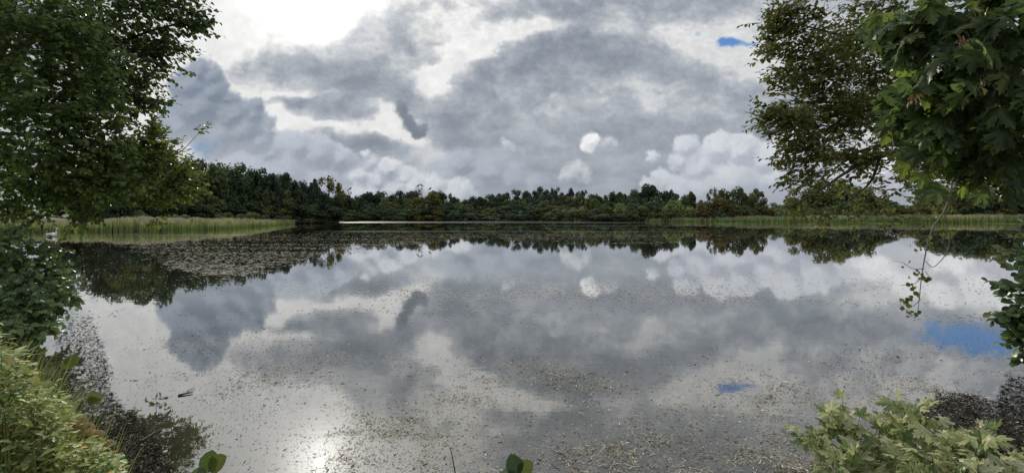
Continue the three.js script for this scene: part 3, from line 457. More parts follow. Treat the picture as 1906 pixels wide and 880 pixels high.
const twigTree = leafyPlant({
  name: 'tree', label: 'small-leaved tree spreading across the upper right sky, a bare crooked twig hanging from it', category: 'tree', base: rightBase,
  trunk: [rightBase, V(10.3, 1.4, -9.4), rightFork, V(8.8, 5.2, -9)], trunkR: [0.2, 0.08],
  limbs: [[0.09, 0.012, rightFork, at(1810, 290, 8.8), at(1712, 282, 8.4), at(1640, 290, 8.2), at(1580, 318, 8), at(1530, 352, 7.9), at(1488, 376, 7.9)], [0.06, 0.01, at(1730, 284, 8.5), at(1660, 268, 8.3), at(1600, 282, 8.2), at(1545, 300, 8)], [0.07, 0.01, V(9.2, 3.6, -9.1), at(1720, 190, 8.6), at(1600, 190, 8.4), at(1490, 190, 8)], [0.06, 0.008, V(9, 4.6, -9), at(1720, 90, 8.6), at(1590, 70, 8.4), at(1470, 40, 8)], [0.03, 0.005, at(1640, 290, 8.2), at(1620, 340, 8.2), at(1580, 372, 8.2)], [0.03, 0.005, at(1600, 190, 8.4), at(1540, 240, 8.2), at(1470, 250, 7.9)]],
  blobs: [[1690, 130, 8.7, 46, 100, 0.7, 150], [1690, 262, 8.7, 46, 44, 0.6, 80], [1600, 300, 8.4, 40, 26, 0.5, 30], [1480, 55, 8, 44, 52, 0.6, 136], [1530, 125, 8, 62, 56, 0.7, 221], [1452, 45, 7.9, 22, 34, 0.4, 44], [1438, 100, 7.9, 12, 14, 0.3, 15], [1475, 225, 7.8, 42, 34, 0.5, 92], [1440, 216, 7.8, 20, 24, 0.3, 27], [1560, 215, 8.2, 84, 48, 0.7, 255], [1500, 272, 7.8, 52, 34, 0.5, 105], [1610, 75, 8.4, 84, 80, 0.8, 323], [1640, 190, 8.5, 66, 70, 0.8, 238], [1470, 145, 8, 22, 22, 0.4, 24], [1650, 320, 8.4, 70, 46, 0.7, 70], [1580, 290, 8.2, 60, 16, 0.5, 58], [1505, 325, 7.8, 36, 26, 0.4, 44], [1490, 385, 7.9, 28, 14, 0.3, 9], [1580, 385, 8.2, 60, 22, 0.5, 14], [1650, 380, 8.4, 60, 26, 0.5, 22], [1690, 415, 8.4, 34, 14, 0.4, 8], [1540, 402, 8, 10, 10, 0.2, 7], [1785, 320, 11, 90, 66, 0.9, 323], [1860, 300, 11, 90, 84, 1, 289], [1800, 190, 10.4, 110, 90, 1, 289], [1720, 235, 10, 50, 60, 0.7, 119], [1600, -90, 8.6, 160, 90, 0.9, 221], [1850, 40, 10, 120, 120, 1.2, 238]],
  from: V(10, 2.4, -9.6), twig: [0.18, 0.4], perTwig: 8, leaf: [0.058, 0.095], geometry: LEAF.oval, mats: oliveGreen, droop: 0.1, hang: 0.2, face: 0.3,
});
{
  const rel = (p) => p.clone().sub(rightBase), d = 5.2, P = (...a) => a.map(([x, y, k = 0]) => rel(at(x, y, d + k)));
  const lichen = mat(rgb(0.17, 0.15, 0.12), 0.95), hang = mesh('hanging_branch', merged([
    tube(P([1790, 250, 0.2], [1785, 290], [1772, 350], [1758, 395], [1740, 420], [1729, 450], [1722, 482], [1716, 520], [1712, 560], [1708, 590]), 0.014, 0.0025, 7, 40),
    tube(P([1759, 392], [1763, 420, 0.05], [1769, 447, 0.1], [1763, 470, 0.12], [1750, 488, 0.1], [1737, 497, 0.06], [1724, 486]), 0.006, 0.003, 6, 30),
    tube(P([1768, 440, 0.1], [1780, 455, 0.15], [1791, 464, 0.2], [1789, 478, 0.2]), 0.005, 0.002, 5, 14),
    tube(P([1733, 440], [1718, 452], [1704, 456]), 0.004, 0.0015, 5), tube(P([1722, 500], [1700, 500], [1680, 488], [1664, 486]), 0.004, 0.0015, 5), tube(P([1718, 515], [1700, 530], [1676, 530]), 0.004, 0.0015, 5), tube(P([1713, 558], [1700, 570], [1684, 566], [1680, 558]), 0.004, 0.0015, 5), tube(P([1709, 588], [1696, 584], [1686, 574]), 0.003, 0.0015, 5), tube(P([1724, 505], [1730, 515], [1728, 524]), 0.003, 0.0015, 5),
  ]), lichen, twigTree);
  for (const [x, y, n, r] of [[1704, 458, 5, 10], [1712, 464, 5, 9], [1727, 455, 4, 5], [1733, 447, 3, 5], [1690, 492, 4, 10], [1704, 512, 7, 9], [1720, 512, 5, 8], [1727, 522, 6, 5], [1700, 535, 7, 8], [1706, 556, 6, 7], [1686, 570, 7, 8], [1697, 582, 6, 8], [1706, 588, 4, 5], [1682, 560, 4, 5], [1756, 420, 4, 8], [1762, 436, 4, 6], [1737, 400, 5, 10]]) for (let i = 0; i < n; i++) {
    const f = mesh('leaf', LEAF.round, oliveGreen[i % 4], hang), s = R(0.03, 0.055);
    f.position.copy(rel(at(x + R(-r, r), y + R(-r, r), d + R(-0.08, 0.08)))); f.rotation.set(R(-1, 1), R(-1.5, 1.5), R(0, 6.28)); f.scale.setScalar(s);
  }
}
const maples = V(4.6, 0.35, -2.6);
const sycamore = leafyPlant({
  name: 'tree', label: 'nearest tree, its bough of large lobed leaves hanging into the upper right corner', category: 'tree', base: V(5.3, 0.35, -2.9),
  trunk: [V(5.3, 0.35, -2.9), V(5.2, 2, -2.95), V(5.1, 4, -3), V(5.2, 6, -3.1)], trunkR: [0.2, 0.1],
  limbs: [[0.05, 0.006, V(5.15, 3.0, -3), at(1990, 90, 3.3), at(1930, 100, 3.4), at(1860, 110, 3.3), at(1760, 60, 3.3)], [0.04, 0.005, V(5.15, 2.6, -3), at(1990, 200, 3.3), at(1900, 190, 3.4), at(1800, 170, 3.3), at(1720, 180, 3.3)], [0.02, 0.004, at(1900, 190, 3.4), at(1850, 260, 3.4), at(1780, 250, 3.4)]],
  blobs: [[1765, 25, 3.4, 80, 40, 0.4, 18], [1850, 50, 3.2, 70, 55, 0.35, 20], [1785, 110, 3.3, 70, 55, 0.35, 20], [1875, 150, 3.2, 60, 55, 0.35, 18], [1745, 80, 3.4, 40, 45, 0.3, 10], [1735, 165, 3.4, 46, 36, 0.3, 11], [1800, 215, 3.3, 50, 40, 0.3, 12], [1865, 245, 3.2, 56, 50, 0.35, 15], [1720, 20, 3.5, 34, 26, 0.3, 6], [1698, 190, 3.5, 18, 22, 0.2, 4], [1895, 312, 3.3, 44, 44, 0.3, 10], [1825, 290, 3.3, 36, 24, 0.25, 5], [1745, 245, 3.4, 24, 20, 0.2, 4], [1730, 305, 3.4, 8, 12, 0.1, 1], [1970, 160, 3.3, 60, 190, 0.4, 33], [1850, -70, 3.3, 130, 60, 0.4, 24]],
  from: V(4.6, 4.4, -3.1), twig: [0.12, 0.26], perTwig: 4, leaf: [0.1, 0.165], geometry: LEAF.maple, mats: mapleGreen, droop: 0.5, hang: 0.95, face: 0.45, stem: 0.003, outward: 0.8,
});
{                                                               // bunches of winged seeds under the leaves
  const wing = leafGeometry([[0, 0.12], [0.2, 0.14], [0.35, 0.1], [0.7, 0.17], [1, 0.05]], 0.1, 0.2), tan = [mat(rgb(0.34, 0.26, 0.09), 0.8, { transmission: 0.3, thickness: 0 }), mat(rgb(0.26, 0.13, 0.06), 0.8, { transmission: 0.3, thickness: 0 })];
  for (const [x, y] of [[1796, 66], [1862, 142], [1826, 158], [1880, 240], [1704, 182], [1803, 80], [1862, 262]]) {
    const parts = [], c = at(x, y, 3.05).sub(sycamore.position);
    for (let i = 0; i < 12; i++) { const g = wing.clone(); g.scale(0.035, 0.035, 0.035); g.rotateX(R(-0.6, 0.6)); g.rotateZ(Math.PI + R(-0.8, 0.8)); g.rotateY(R(0, 6.28)); g.translate(c.x + R(-0.03, 0.03), c.y + R(-0.04, 0.03), c.z + R(-0.03, 0.03)); parts.push(g); }
    mesh('seed_cluster', merged(parts), pick(tan), sycamore);
  }
}
const edgeBase = V(6.5, 0.0, -5.8);
leafyPlant({
  name: 'bush', label: 'round-leaved bush coming in at the right edge over the water', category: 'bush', base: edgeBase,
  trunk: [edgeBase, V(6.3, 0.8, -5.8), V(6.1, 1.6, -5.8)], trunkR: [0.03, 0.01],
  blobs: [[1915, 520, 5.6, 12, 36, 0.3, 22], [1910, 590, 5.6, 22, 22, 0.3, 26], [1915, 630, 5.6, 20, 30, 0.3, 24], [1896, 590, 5.6, 8, 8, 0.2, 6], [1975, 560, 5.7, 50, 110, 0.4, 80], [1912, 445, 6, 6, 16, 0.2, 4], [1935, 470, 5.8, 18, 36, 0.3, 12]],
  from: V(6.4, 1.0, -6), twig: [0.12, 0.24], perTwig: 7, leaf: [0.07, 0.1], geometry: LEAF.round, mats: blueGreen, droop: 0.1, hang: 0.15, face: 0.5,
});
const shrub = (base, label, blobs) => leafyPlant({
  name: 'sycamore_shrub', label, category: 'shrub', base, limbs: blobs.slice(0, 5).map(([x, y, d]) => [0.012, 0.004, base, base.clone().lerp(at(x, y, d), 0.55).add(V(0, -0.06, 0)), at(x, y, d)]),
  blobs, from: base, twig: [0.1, 0.22], perTwig: 6, leaf: [0.045, 0.11], geometry: LEAF.lobed, mats: paleGreen, bark: mat(rgb(0.13, 0.07, 0.045), 0.9), twigMat: mat(rgb(0.16, 0.09, 0.055), 0.9), droop: -0.35, hang: 0.12, face: 0.35, outward: 0.35, spread: 0.5, stem: 0.004,
});
shrub(V(2.05, 0.2, -2.75), 'pale lobed-leaved shrub at the bottom right, the one nearer the middle, with red stems', [[1562, 812, 2.9, 22, 20, 0.14, 5], [1622, 815, 2.9, 26, 20, 0.14, 6], [1670, 792, 2.95, 18, 16, 0.12, 4], [1714, 782, 2.95, 12, 12, 0.1, 3], [1702, 825, 2.9, 24, 18, 0.14, 4], [1532, 838, 2.85, 14, 12, 0.1, 2], [1600, 862, 2.8, 50, 20, 0.2, 8], [1690, 868, 2.8, 40, 20, 0.2, 6], [1560, 895, 2.7, 46, 20, 0.2, 7], [1650, 910, 2.7, 56, 24, 0.2, 7]]);
shrub(V(2.5, 0.25, -2.45), 'pale lobed-leaved shrub at the bottom right corner, in front of dark water', [[1785, 842, 2.6, 28, 16, 0.14, 6], [1830, 866, 2.6, 26, 16, 0.14, 5], [1885, 862, 2.65, 20, 16, 0.12, 4], [1722, 876, 2.55, 22, 12, 0.12, 4], [1790, 890, 2.5, 54, 18, 0.2, 8], [1890, 900, 2.5, 36, 20, 0.2, 6], [1700, 905, 2.5, 32, 14, 0.16, 4], [1960, 880, 2.6, 36, 36, 0.2, 6]]);

// ---------------------------------------------------------------- the lower left bank
const topLine = [[-320, 560], [-24, 630], [34, 680], [96, 750], [152, 806], [196, 862], [230, 910]];
function copies(name, geometry, material, list, label, category, parent) {
  const m = new THREE.InstancedMesh(geometry, material, list.length), q = new THREE.Matrix4(), c = rgb(1, 1, 1);
  list.forEach(([p, e, s, k], i) => { q.compose(p, new THREE.Quaternion().setFromEuler(e), Array.isArray(s) ? V(...s) : V(s, s, s)); m.setMatrixAt(i, q); m.setColorAt(i, c.setRGB(...(Array.isArray(k) ? k : [k, k, k]))); });
  m.name = parent ? name : numbered(name); m.castShadow = m.receiveShadow = true; (parent ?? scene).add(m); m.userData.kind = 'stuff';
  if (label) tag(m, label, category, null, 'stuff');
  return m;
}
{
  const leaves = [], blades = [], plumes = [], stems = [];
  for (let i = 0; i < 900; i++) {
    const px = R(-260, 262), d = R(2.5, 4.0), x = (px - CX) / F * d, g = Math.max(0, groundHeight(x, -d)), topY = EYE + (CY - curveAt(topLine, px) - 26 * noise(px * 0.035, d * 1.5, 3) - Math.pow(rnd(), 2) * 110 + (rnd() < 0.12 ? R(5, 34) : 0)) / F * d;
    if (topY < g + 0.05) continue;
    const h = topY - g, lean = V(gauss() * 0.12, 0, gauss() * 0.12).multiplyScalar(h);
    if (i % 3 === 0) stems.push(tube([V(x - lean.x, g, -d - lean.z), V(x - lean.x * 0.4, g + h * 0.5, -d - lean.z * 0.4), V(x, topY, -d)], 0.004, 0.0015, 4, 4));
    const n = Math.floor(R(24, 48)), hue = noise(px * 0.02, d * 1.3, 4), tint = hue > 0.05 ? [1.25, 1.1, 0.6] : hue < -0.3 ? [0.8, 1.0, 1.0] : [1.05, 1.08, 0.8];
    for (let k = 0; k < n; k++) {
      const f = 1 - Math.pow(rnd(), 1.7) * 0.7, b = R(0.65, 1.35), dry = rnd() < 0.04 ? [1.7, 0.9, 0.6] : tint;
      leaves.push([V(x - lean.x * (1 - f) + gauss() * 0.03, g + h * f, -d - lean.z * (1 - f) + gauss() * 0.03), new THREE.Euler(-1.35 + gauss() * 0.4, R(0, 6.28), gauss() * 0.4, 'YXZ'), R(0.018, 0.05) * (rnd() < 0.14 ? 2.1 : 1), dry.map((v) => v * b)]);
    }
  }
  for (let i = 0; i < 1900; i++) { const px = R(-260, 200), d = R(2.6, 4.2), x = (px - CX) / F * d, g = Math.max(0, groundHeight(x, -d)), t = EYE + (CY - curveAt(topLine, px) - R(-16, 70)) / F * d - g; if (t > 0.1) blades.push([V(x, g, -d), new THREE.Euler(R(-0.35, 0.35), R(0, 6.28), R(-0.3, 0.3)), [1, t, 1], rnd() < 0.25 ? [1.6, 1.2, 0.8] : [R(0.8, 1.2), R(0.9, 1.2), 0.8]]); }
  for (let i = 0; i < 110; i++) { const px = R(-60, 130), d = R(2.9, 3.8), x = (px - CX) / F * d, top = EYE + (CY - curveAt(topLine, px) + R(-46, 16)) / F * d; for (let k = 0; k < 46; k++) { const f = rnd(); plumes.push([V(x + gauss() * 0.025 * (1.3 - f), top - 0.2 * (1 - f), -d + gauss() * 0.025 * (1.3 - f)), new THREE.Euler(R(-0.7, 0.7), R(0, 6.28), R(-0.9, 0.9)), R(0.012, 0.024), [R(0.9, 1.3), R(0.9, 1.2), 0.7]]); } }
  const weed = mat(rgb(0.30, 0.38, 0.13), 1, { transmission: 0.35, thickness: 0, clearcoat: 0.25, clearcoatRoughness: 0.4, map: FEATHER });
  const g = root('undergrowth', V(-2.6, 0, -3.2)); g.position.set(0, 0, 0);
  copies('foliage', LEAF.oval, weed, leaves, null, null, g); mesh('stems', merged(stems), mat(rgb(0.13, 0.10, 0.06), 0.9), g).userData.kind = 'stuff';
  copies('grass', quadsGeometry([-0.004, 0, 0, 0.004, 0, 0, 0.004, 0.6, 0.05, -0.003, 0.6, 0.05, 0.001, 1, 0.18], [0, 1, 2, 0, 2, 3, 3, 2, 4]), mat(rgb(0.28, 0.32, 0.11), 0.8, { transmission: 0.3, thickness: 0 }), blades, null, null, g);
  copies('plumes', LEAF.narrow, mat(rgb(0.4, 0.4, 0.12), 1, { transmission: 0.35, thickness: 0 }), plumes, null, null, g);
  tag(g, 'tangle of sunlit weeds and grasses covering the bank at the lower left', 'undergrowth', null, 'stuff');
}
{                                                               // brown seed heads and broad-leaved seedlings on the edge of that bank
  const brown = mat(rgb(0.24, 0.17, 0.07), 1), stalk = mat(rgb(0.16, 0.15, 0.07), 0.9);
  const floret = [];
  for (let i = 0; i < 120; i++) { const v = V(gauss(), Math.abs(gauss()) * 0.9, gauss()).normalize(), g = new THREE.IcosahedronGeometry(R(0.008, 0.013), 0); g.translate(v.x * 0.045, v.y * 0.032, v.z * 0.045); floret.push(g); }
  const head = merged(floret), stemShape = tube([V(0.04, -0.55, 0.05), V(0.01, -0.25, 0.02), V(0, 0, 0)], 0.005, 0.003, 6);
  const say = ['topmost of the row', 'just below the topmost', 'third down the row', 'greyish, third from the bottom', 'second from the bottom', 'lowest of the row'];
  let first;
  [[146, 787], [154, 800], [162, 812], [178, 812], [198, 830], [190, 854]].forEach(([px, py], i) => {
    const p = at(px, py, 3.1 - i * 0.03);
    let t = first?.clone();
    if (!t) { t = first = new THREE.Group(); mesh('flower_head', head, brown, t); mesh('stem', stemShape, stalk, t); }
    t.name = numbered('seed_plant'); t.position.copy(p); t.rotation.y = i; t.scale.setScalar(R(0.8, 1.2)); scene.add(t);
    tag(t, `brown rounded seed head above the weeds at lower left, ${say[i]}`, 'seed head', 'brown seed heads at the lower left');
  });
}
function seedling(base, name, label, leaves, mats, geometry, category = 'seedling') {
  const t = root(name, base), rel = (p) => p.clone().sub(base);
  for (const [px, py, d, size, turn, tilt, yaw, m] of leaves) {
    const c = at(px, py, d);
    mesh('stem', tube([V(0, 0, 0), rel(c).multiplyScalar(0.5).add(V(0, 0.03, 0)), rel(c)], 0.005, 0.0025, 6), stalkMat, t);
    const f = mesh('leaf', geometry, mats[m % mats.length], t); f.position.copy(rel(c)); f.rotation.set(tilt, yaw, turn, 'YXZ'); f.scale.setScalar(size);
  }
  return tag(t, label, category);
}
const stalkMat = mat(rgb(0.14, 0.15, 0.06), 0.8);
const fresh = [[0.10, 0.15, 0.035], [0.15, 0.19, 0.04], [0.14, 0.19, 0.09], [0.05, 0.085, 0.035]].map((c) => leafMat(c, FEATHER, 0.5));
seedling(at(380, 990, 3.2), 'seedling', 'small plant with a lobed leaf at the bottom edge, left of the sun glint', [[384, 880, 3.2, 0.13, -0.1, -0.25, 0.2, 0], [388, 876, 3.2, 0.13, -0.75, -0.3, -0.3, 1], [383, 886, 3.15, 0.09, 1.1, -0.5, 0.5, 2]], fresh, LEAF.round);
seedling(at(965, 1000, 3.2), 'seedling', 'small plant with ribbed dark leaves at the bottom edge, in the middle', [[966, 884, 3.2, 0.13, 0.42, -0.15, 0.15, 3], [964, 884, 3.2, 0.12, -0.72, -0.35, -0.4, 1], [962, 890, 3.2, 0.11, 1.2, -0.4, 0.3, 2]], fresh, LEAF.round);
seedling(at(60, 760, 3.3), 'seedling', 'bright green broad leaf standing over the weeds by the dark water, lower left', [[112, 690, 3.4, 0.12, -0.7, -0.4, 0.2, 1], [116, 682, 3.4, 0.10, -0.3, -0.6, -0.3, 0], [98, 700, 3.4, 0.09, 0.7, -0.5, 0, 2]], fresh, LEAF.broad);
seedling(at(110, 840, 3.1), 'seedling', 'pale broad leaves reaching right beside the brown seed heads, lower left', [[150, 748, 3.15, 0.11, -1.2, -0.5, 0.2, 2], [138, 750, 3.15, 0.10, 0.2, -0.7, -0.3, 2], [122, 752, 3.15, 0.10, 1.0, -0.5, 0.3, 0], [158, 744, 3.15, 0.09, -1.6, -0.2, 0.1, 1]], fresh, LEAF.broad);
tag(mesh('dead_stem', tube([at(850, 900, 3.6), at(845, 868, 3.6), at(838, 832, 3.62)], 0.006, 0.003, 6), mat(rgb(0.06, 0.055, 0.045), 0.9)), 'thin dark bare stem standing at the bottom edge left of the ribbed leaves', 'stem');

// ---------------------------------------------------------------- reeds
const reedGeometry = (() => {
  const pos = [], idx = [], col = [];
  for (let i = 0; i < 7; i++) {
    const a = R(0, 6.28), x = R(-0.35, 0.35), z = R(-0.35, 0.35), lx = gauss() * 0.1, lz = gauss() * 0.1, w = 0.03, h = R(0.7, 1), c = Math.cos(a) * w, s = Math.sin(a) * w;
    const add = (y0, y1, w0, w1, c0, c1) => { const k = pos.length / 3, f0 = y0 * y0, f1 = y1 * y1; pos.push(x + lx * f0 - c * w0, y0 * h, z + lz * f0 - s * w0, x + lx * f0 + c * w0, y0 * h, z + lz * f0 + s * w0, x + lx * f1 + c * w1, y1 * h, z + lz * f1 + s * w1, x + lx * f1 - c * w1, y1 * h, z + lz * f1 - s * w1); col.push(...c0, ...c0, ...c1, ...c1); idx.push(k, k + 1, k + 2, k, k + 2, k + 3); };
    const green = [0.27, 0.36, 0.09], mid = [0.33, 0.4, 0.13], tan = [0.34, 0.31, 0.19];
    add(0, 0.62, 1, 0.9, green, mid); add(0.62, 0.86, 0.8, 0.4, mid, mid); add(0.84, 1, 1.2, 0.6, tan, tan);
    for (let k = 0; k < 3; k++) { const y = R(0.25, 0.65) * h, e = R(0, 6.28), q = pos.length / 3, ex = Math.cos(e), ez = Math.sin(e); pos.push(x - ez * 0.015, y, z + ex * 0.015, x + ez * 0.015, y, z - ex * 0.015, x + ex * 0.22, y + R(-0.02, 0.2), z + ez * 0.22); col.push(...green, ...mid, ...mid); idx.push(q, q + 1, q + 2); }
  }
  return quadsGeometry(pos, idx, col);
})();
const reedMat = mat(rgb(1, 1, 1), 0.9, { vertexColors: true, transmission: 0.3, thickness: 0 });
function reeds(x0, x1, n, depth, height, label) {              // front edge by direction, how deep the bed is
  const list = [];
  for (let i = 0; i < n; i++) {
    const px = R(x0, x1), d0 = curveAt(depth, px), f = rnd(), d = d0 + f * curveAt([[0, 9], [430, 10], [583, 2], [700, 5], [1906, 7]], px) + 1.6 * noise(px * 0.02, 1, 2) + R(-0.8, 0.8), k = R(0.7, 1.35);
    const h = curveAt(height, px) * R(0.62, 1.15) * (1 + 0.2 * noise(px * 0.04, d * 0.5, 9)), patch = noise(px * 0.05, d * 0.7, 6);
    list.push([V((px - CX) / F * d, -0.12, -d), new THREE.Euler(0, R(0, 6.28), 0), [h * 0.7, h, h * 0.7], [k * (1 + 0.15 * patch), k, k * (1 - 0.15 * patch)]]);
  }
  copies('reeds', reedGeometry, reedMat, list, label, 'reed bed');
}
reeds(-200, 584, 9000, [[-200, 52], [0, 59], [60, 61], [160, 61], [300, 63], [420, 73], [500, 92], [583, 134]], [[0, 1.5], [100, 1.3], [150, 1.3], [260, 1.7], [340, 1.5], [440, 1.4], [583, 0.85]], 'long bed of tall reeds with buff tops along the left shore');
reeds(1062, 2250, 12000, [[1062, 168], [1240, 152], [1400, 140], [1560, 138], [1906, 134], [2250, 90]], [[1062, 0.9], [1240, 1.25], [1400, 1.7], [1700, 1.95], [2250, 2.2]], 'pale strip of reeds along the whole right shore');

// ---------------------------------------------------------------- what floats on the lake
{
  const bits = [], clumps = [], mats = [];
  const shape = (n, curl, rough) => { const pos = [0, 0.25 * curl, 0], idx = []; for (let i = 0; i < n; i++) { const a = i / n * 6.28318, r = R(1 - rough, 1); pos.push(Math.cos(a) * r * 0.5, curl * R(-0.1, 0.5), Math.sin(a) * r * 0.5); idx.push(0, 1 + (i + 1) % n, 1 + i); } return quadsGeometry(pos, idx); };
  const bit = quadsGeometry([-0.5, 0, 0, -0.1, 0.16, -0.16, -0.1, 0.02, 0.16, 0.25, 0.14, -0.12, 0.25, 0, 0.14, 0.5, 0.18, 0.02], [0, 2, 1, 1, 2, 3, 2, 4, 3, 3, 4, 5]);
  const field = (px, py) => {                                    // how thick the weed lies, by place
    const p = onWater(px, py), n = fbm(p.x * 0.35, p.z * 0.35, 1.5, 4), m = fbm(p.x * 1.6, p.z * 1.6, 7.5, 4, 0.65);
    return [n, m, p];
  };
  for (let i = 0; i < 330000; i++) {
    const px = R(-250, 2150), py = lerp(590, 930, Math.pow(rnd(), 0.9)), [n, m, p] = field(px, py);
    const clear = Math.exp(-(((px - 1000) / 420) ** 2) - (((py - 610) / 62) ** 2)), thick = sstep(640, 720, py) * (0.5 + 0.5 * sstep(300, 900, px));
    const reflectionFringe = Math.max(Math.exp(-(((px - curveAt([[560, 130], [640, 148], [720, 150], [790, 210], [860, 262], [930, 290]], py)) / curveAt([[560, 24], [640, 44], [720, 56], [930, 62]], py)) ** 2) * 1.2) * sstep(548, 600, py), Math.exp(-(((px - 1785) / 62) ** 2) - (((py - 768) / 30) ** 2)), sstep(1840, 1890, px) * sstep(690, 730, py));  // margins where bank foliage mirrors dark, painted by fleck colour
    const rag = sstep(0.18, 0.42, reflectionFringe + 0.45 * m + 0.2 * n) * Math.min(1, reflectionFringe * 3);
    let brown = 0; for (const g of DRIFTS) brown += Math.exp(-(((px - g[0]) / g[2]) ** 2) - (((py - g[1]) / g[3]) ** 2)); brown = Math.min(1, brown);
    const drift = sstep(-0.25, 0.45, n * 0.8 + m * 0.7 + fbm(p.x * 0.9, p.z * 0.9, 11, 3) * 0.5), q = (0.05 + (0.3 + 1.3 * thick) * drift * drift + 0.85 * brown * (0.25 + 0.75 * drift)) * (1 - 0.95 * clear * (1 - brown)) + 0.9 * rag;
    if (groundHeight(p.x, p.z) > 0.02 || rnd() > q * 0.85) continue;
    const paintedReflection = rnd() < rag * 0.72, tone = paintedReflection ? 0.05 : rnd(), c = paintedReflection ? R(0.014, 0.05) : tone < 0.16 ? R(0.06, 0.1) : tone < 0.7 ? R(0.2, 0.38) : R(0.4, 0.62), s = 0.005 + 0.017 * Math.pow(rnd(), 1.8) + (rnd() < 0.03 ? 0.02 : 0) + (paintedReflection ? 0.014 : 0);  // darkest flecks stand in for the reflection of foliage on the margin water
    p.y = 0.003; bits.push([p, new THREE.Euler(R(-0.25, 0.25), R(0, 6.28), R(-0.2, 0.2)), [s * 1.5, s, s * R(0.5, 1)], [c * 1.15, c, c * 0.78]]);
  }
  for (let i = 0; i < 90000; i++) {
    const px = R(-200, 2200), py = R(425, 610), [n, m, p] = field(px, py), far = sstep(560, 470, py);
    const clear = Math.exp(-(((px - 1000) / 600) ** 2) - (((py - 608) / 40) ** 2)), streak = noise(p.x * 0.12, p.z * 0.9, 2.2), band = Math.exp(-(((py - 545) / 18) ** 2)) * sstep(600, 760, px) * sstep(1500, 1200, px);
    const q = (0.10 + 0.3 * n + 0.4 * streak + 0.2 * m + 1.0 * band) * (1 - 0.9 * clear) * (1 - 0.5 * far);
    if (groundHeight(p.x, p.z) > 0.02 || rnd() > q * 0.7) continue;
    const c = R(0.2, 0.4), s = R(0.018, 0.06) * (1 + 0.5 * far);
    p.y = 0.004; clumps.push([p, new THREE.Euler(0, R(0, 6.28), 0), [s * R(1, 2), s * 0.35, s], [c * 1.1, c, c * 0.84]]);
  }
  for (let i = 0; i < 90000; i++) {                              // the mats of weed further out, by place on the lake
    const px = R(100, 2000), py = 404 + 22 + 96 * Math.pow(rnd(), 1.4), p = onWater(px, py), n = fbm(p.x * 0.08, p.z * 0.22, 3.5, 4, 0.6), s1 = noise(p.x * 0.05, p.z * 0.5, 8);
    const bay = sstep(205, 290, px + n * 60) * sstep(700, 560, px + n * 50) * sstep(434, 438, py) * sstep(0, 14, curveAt([[200, 464], [290, 492], [360, 512], [420, 518], [520, 500], [640, 484], [720, 470]], px) + n * 22 - py);
    const belt = sstep(560, 660, px) * sstep(1480, 1250, px) * sstep(431, 434, py) * sstep(0, 8, curveAt([[640, 470], [760, 462], [860, 446], [920, 440], [960, 458], [1100, 458], [1260, 450], [1480, 440]], px) + n * 10 - py);
    const right = 0.4 * sstep(1240, 1400, px) * sstep(423, 427, py) * sstep(452, 436, py);
    const q = Math.max(bay * 1.1, belt * 1.25, right) * clamp(0.35 + 1.3 * n + 0.9 * s1);
    if (rnd() > q) continue;
    const c = R(0.08, 0.2) * (1 + 0.5 * n) * (1 + 0.35 * belt), s = R(0.04, 0.15) * (rnd() < 0.15 ? 1.8 : 1);
    p.y = 0.006; mats.push([p, new THREE.Euler(0, R(0, 6.28), 0), [s * R(1, 1.8), s * R(0.2, 0.5), s], [c * 1.12, c, c * 0.85]]);
  }
  const duckweed = [];
  for (let i = 0; i < 9000; i++) {                               // a thin green film against the right-hand reeds
    const px = R(1330, 2100), py = 413.2 + 5 * Math.pow(rnd(), 1.5), p = onWater(px, py), n = noise(p.x * 0.12, p.z * 0.12, 4);
    if (n < -0.1 + (py - 413) * 0.1) continue;
    const c = R(0.7, 1.2); p.y = 0.006; duckweed.push([p, new THREE.Euler(0, R(0, 6.28), 0), [R(0.2, 0.6), 0.1, R(0.2, 0.5)], [0.30 * c, 0.36 * c, 0.12 * c]]);
  }
  const threads = [], thread = quadsGeometry([-0.5, 0, 0.1, -0.5, 0, 0.14, -0.15, 0.02, -0.03, -0.15, 0.02, 0.01, 0.2, 0, 0, 0.2, 0, 0.04, 0.5, 0.01, 0.16, 0.5, 0.01, 0.2], [0, 1, 2, 1, 3, 2, 2, 3, 4, 3, 5, 4, 4, 5, 6, 5, 7, 6]);
  for (let i = 0; i < 60000; i++) {
    const px = R(-250, 2150), py = R(630, 930), [n, m, p] = field(px, py);
    let brown = 0; for (const g of DRIFTS) brown += Math.exp(-(((px - g[0]) / g[2]) ** 2) - (((py - g[1]) / g[3]) ** 2));
    if (groundHeight(p.x, p.z) > 0.02 || rnd() > (0.12 * sstep(700, 1100, px) + 0.5 * Math.min(1, brown)) * sstep(-0.2, 0.4, n + m)) continue;
    const c = R(0.22, 0.5), s = R(0.03, 0.12); p.y = 0.004; threads.push([p, new THREE.Euler(0, R(0, 6.28), 0), [s, 0.03, s * R(0.5, 1.2)], [c * 1.14, c, c * 0.76]]);
  }
  const wet = mat(rgb(1, 1, 1), 0.95, { specularIntensity: 0.25 });
  copies('floating_weed', bit, wet, bits, 'scattered flecks of dead weed on the near water, darkest ones painted as foliage reflections', 'floating weed');
  copies('floating_weed', shape(6, 0.3, 0.4), wet, clumps, 'thin streaks of floating weed on the middle of the lake', 'floating weed');
  copies('floating_weed', shape(7, 0.4, 0.5), wet, mats, 'brown mats of weed lying on the far water before the shores', 'floating weed');
  copies('floating_weed', thread, wet, threads, 'tan threads of dead weed tangled in rafts on the near water', 'floating weed');
  copies('duckweed', shape(7, 0.2, 0.5), wet, duckweed, 'pale green film of duckweed on the water along the right reeds', 'duckweed');
  console.log('weed', bits.length, clumps.length, mats.length);
}
const wood = mat(rgb(0.09, 0.075, 0.055), 0.9);
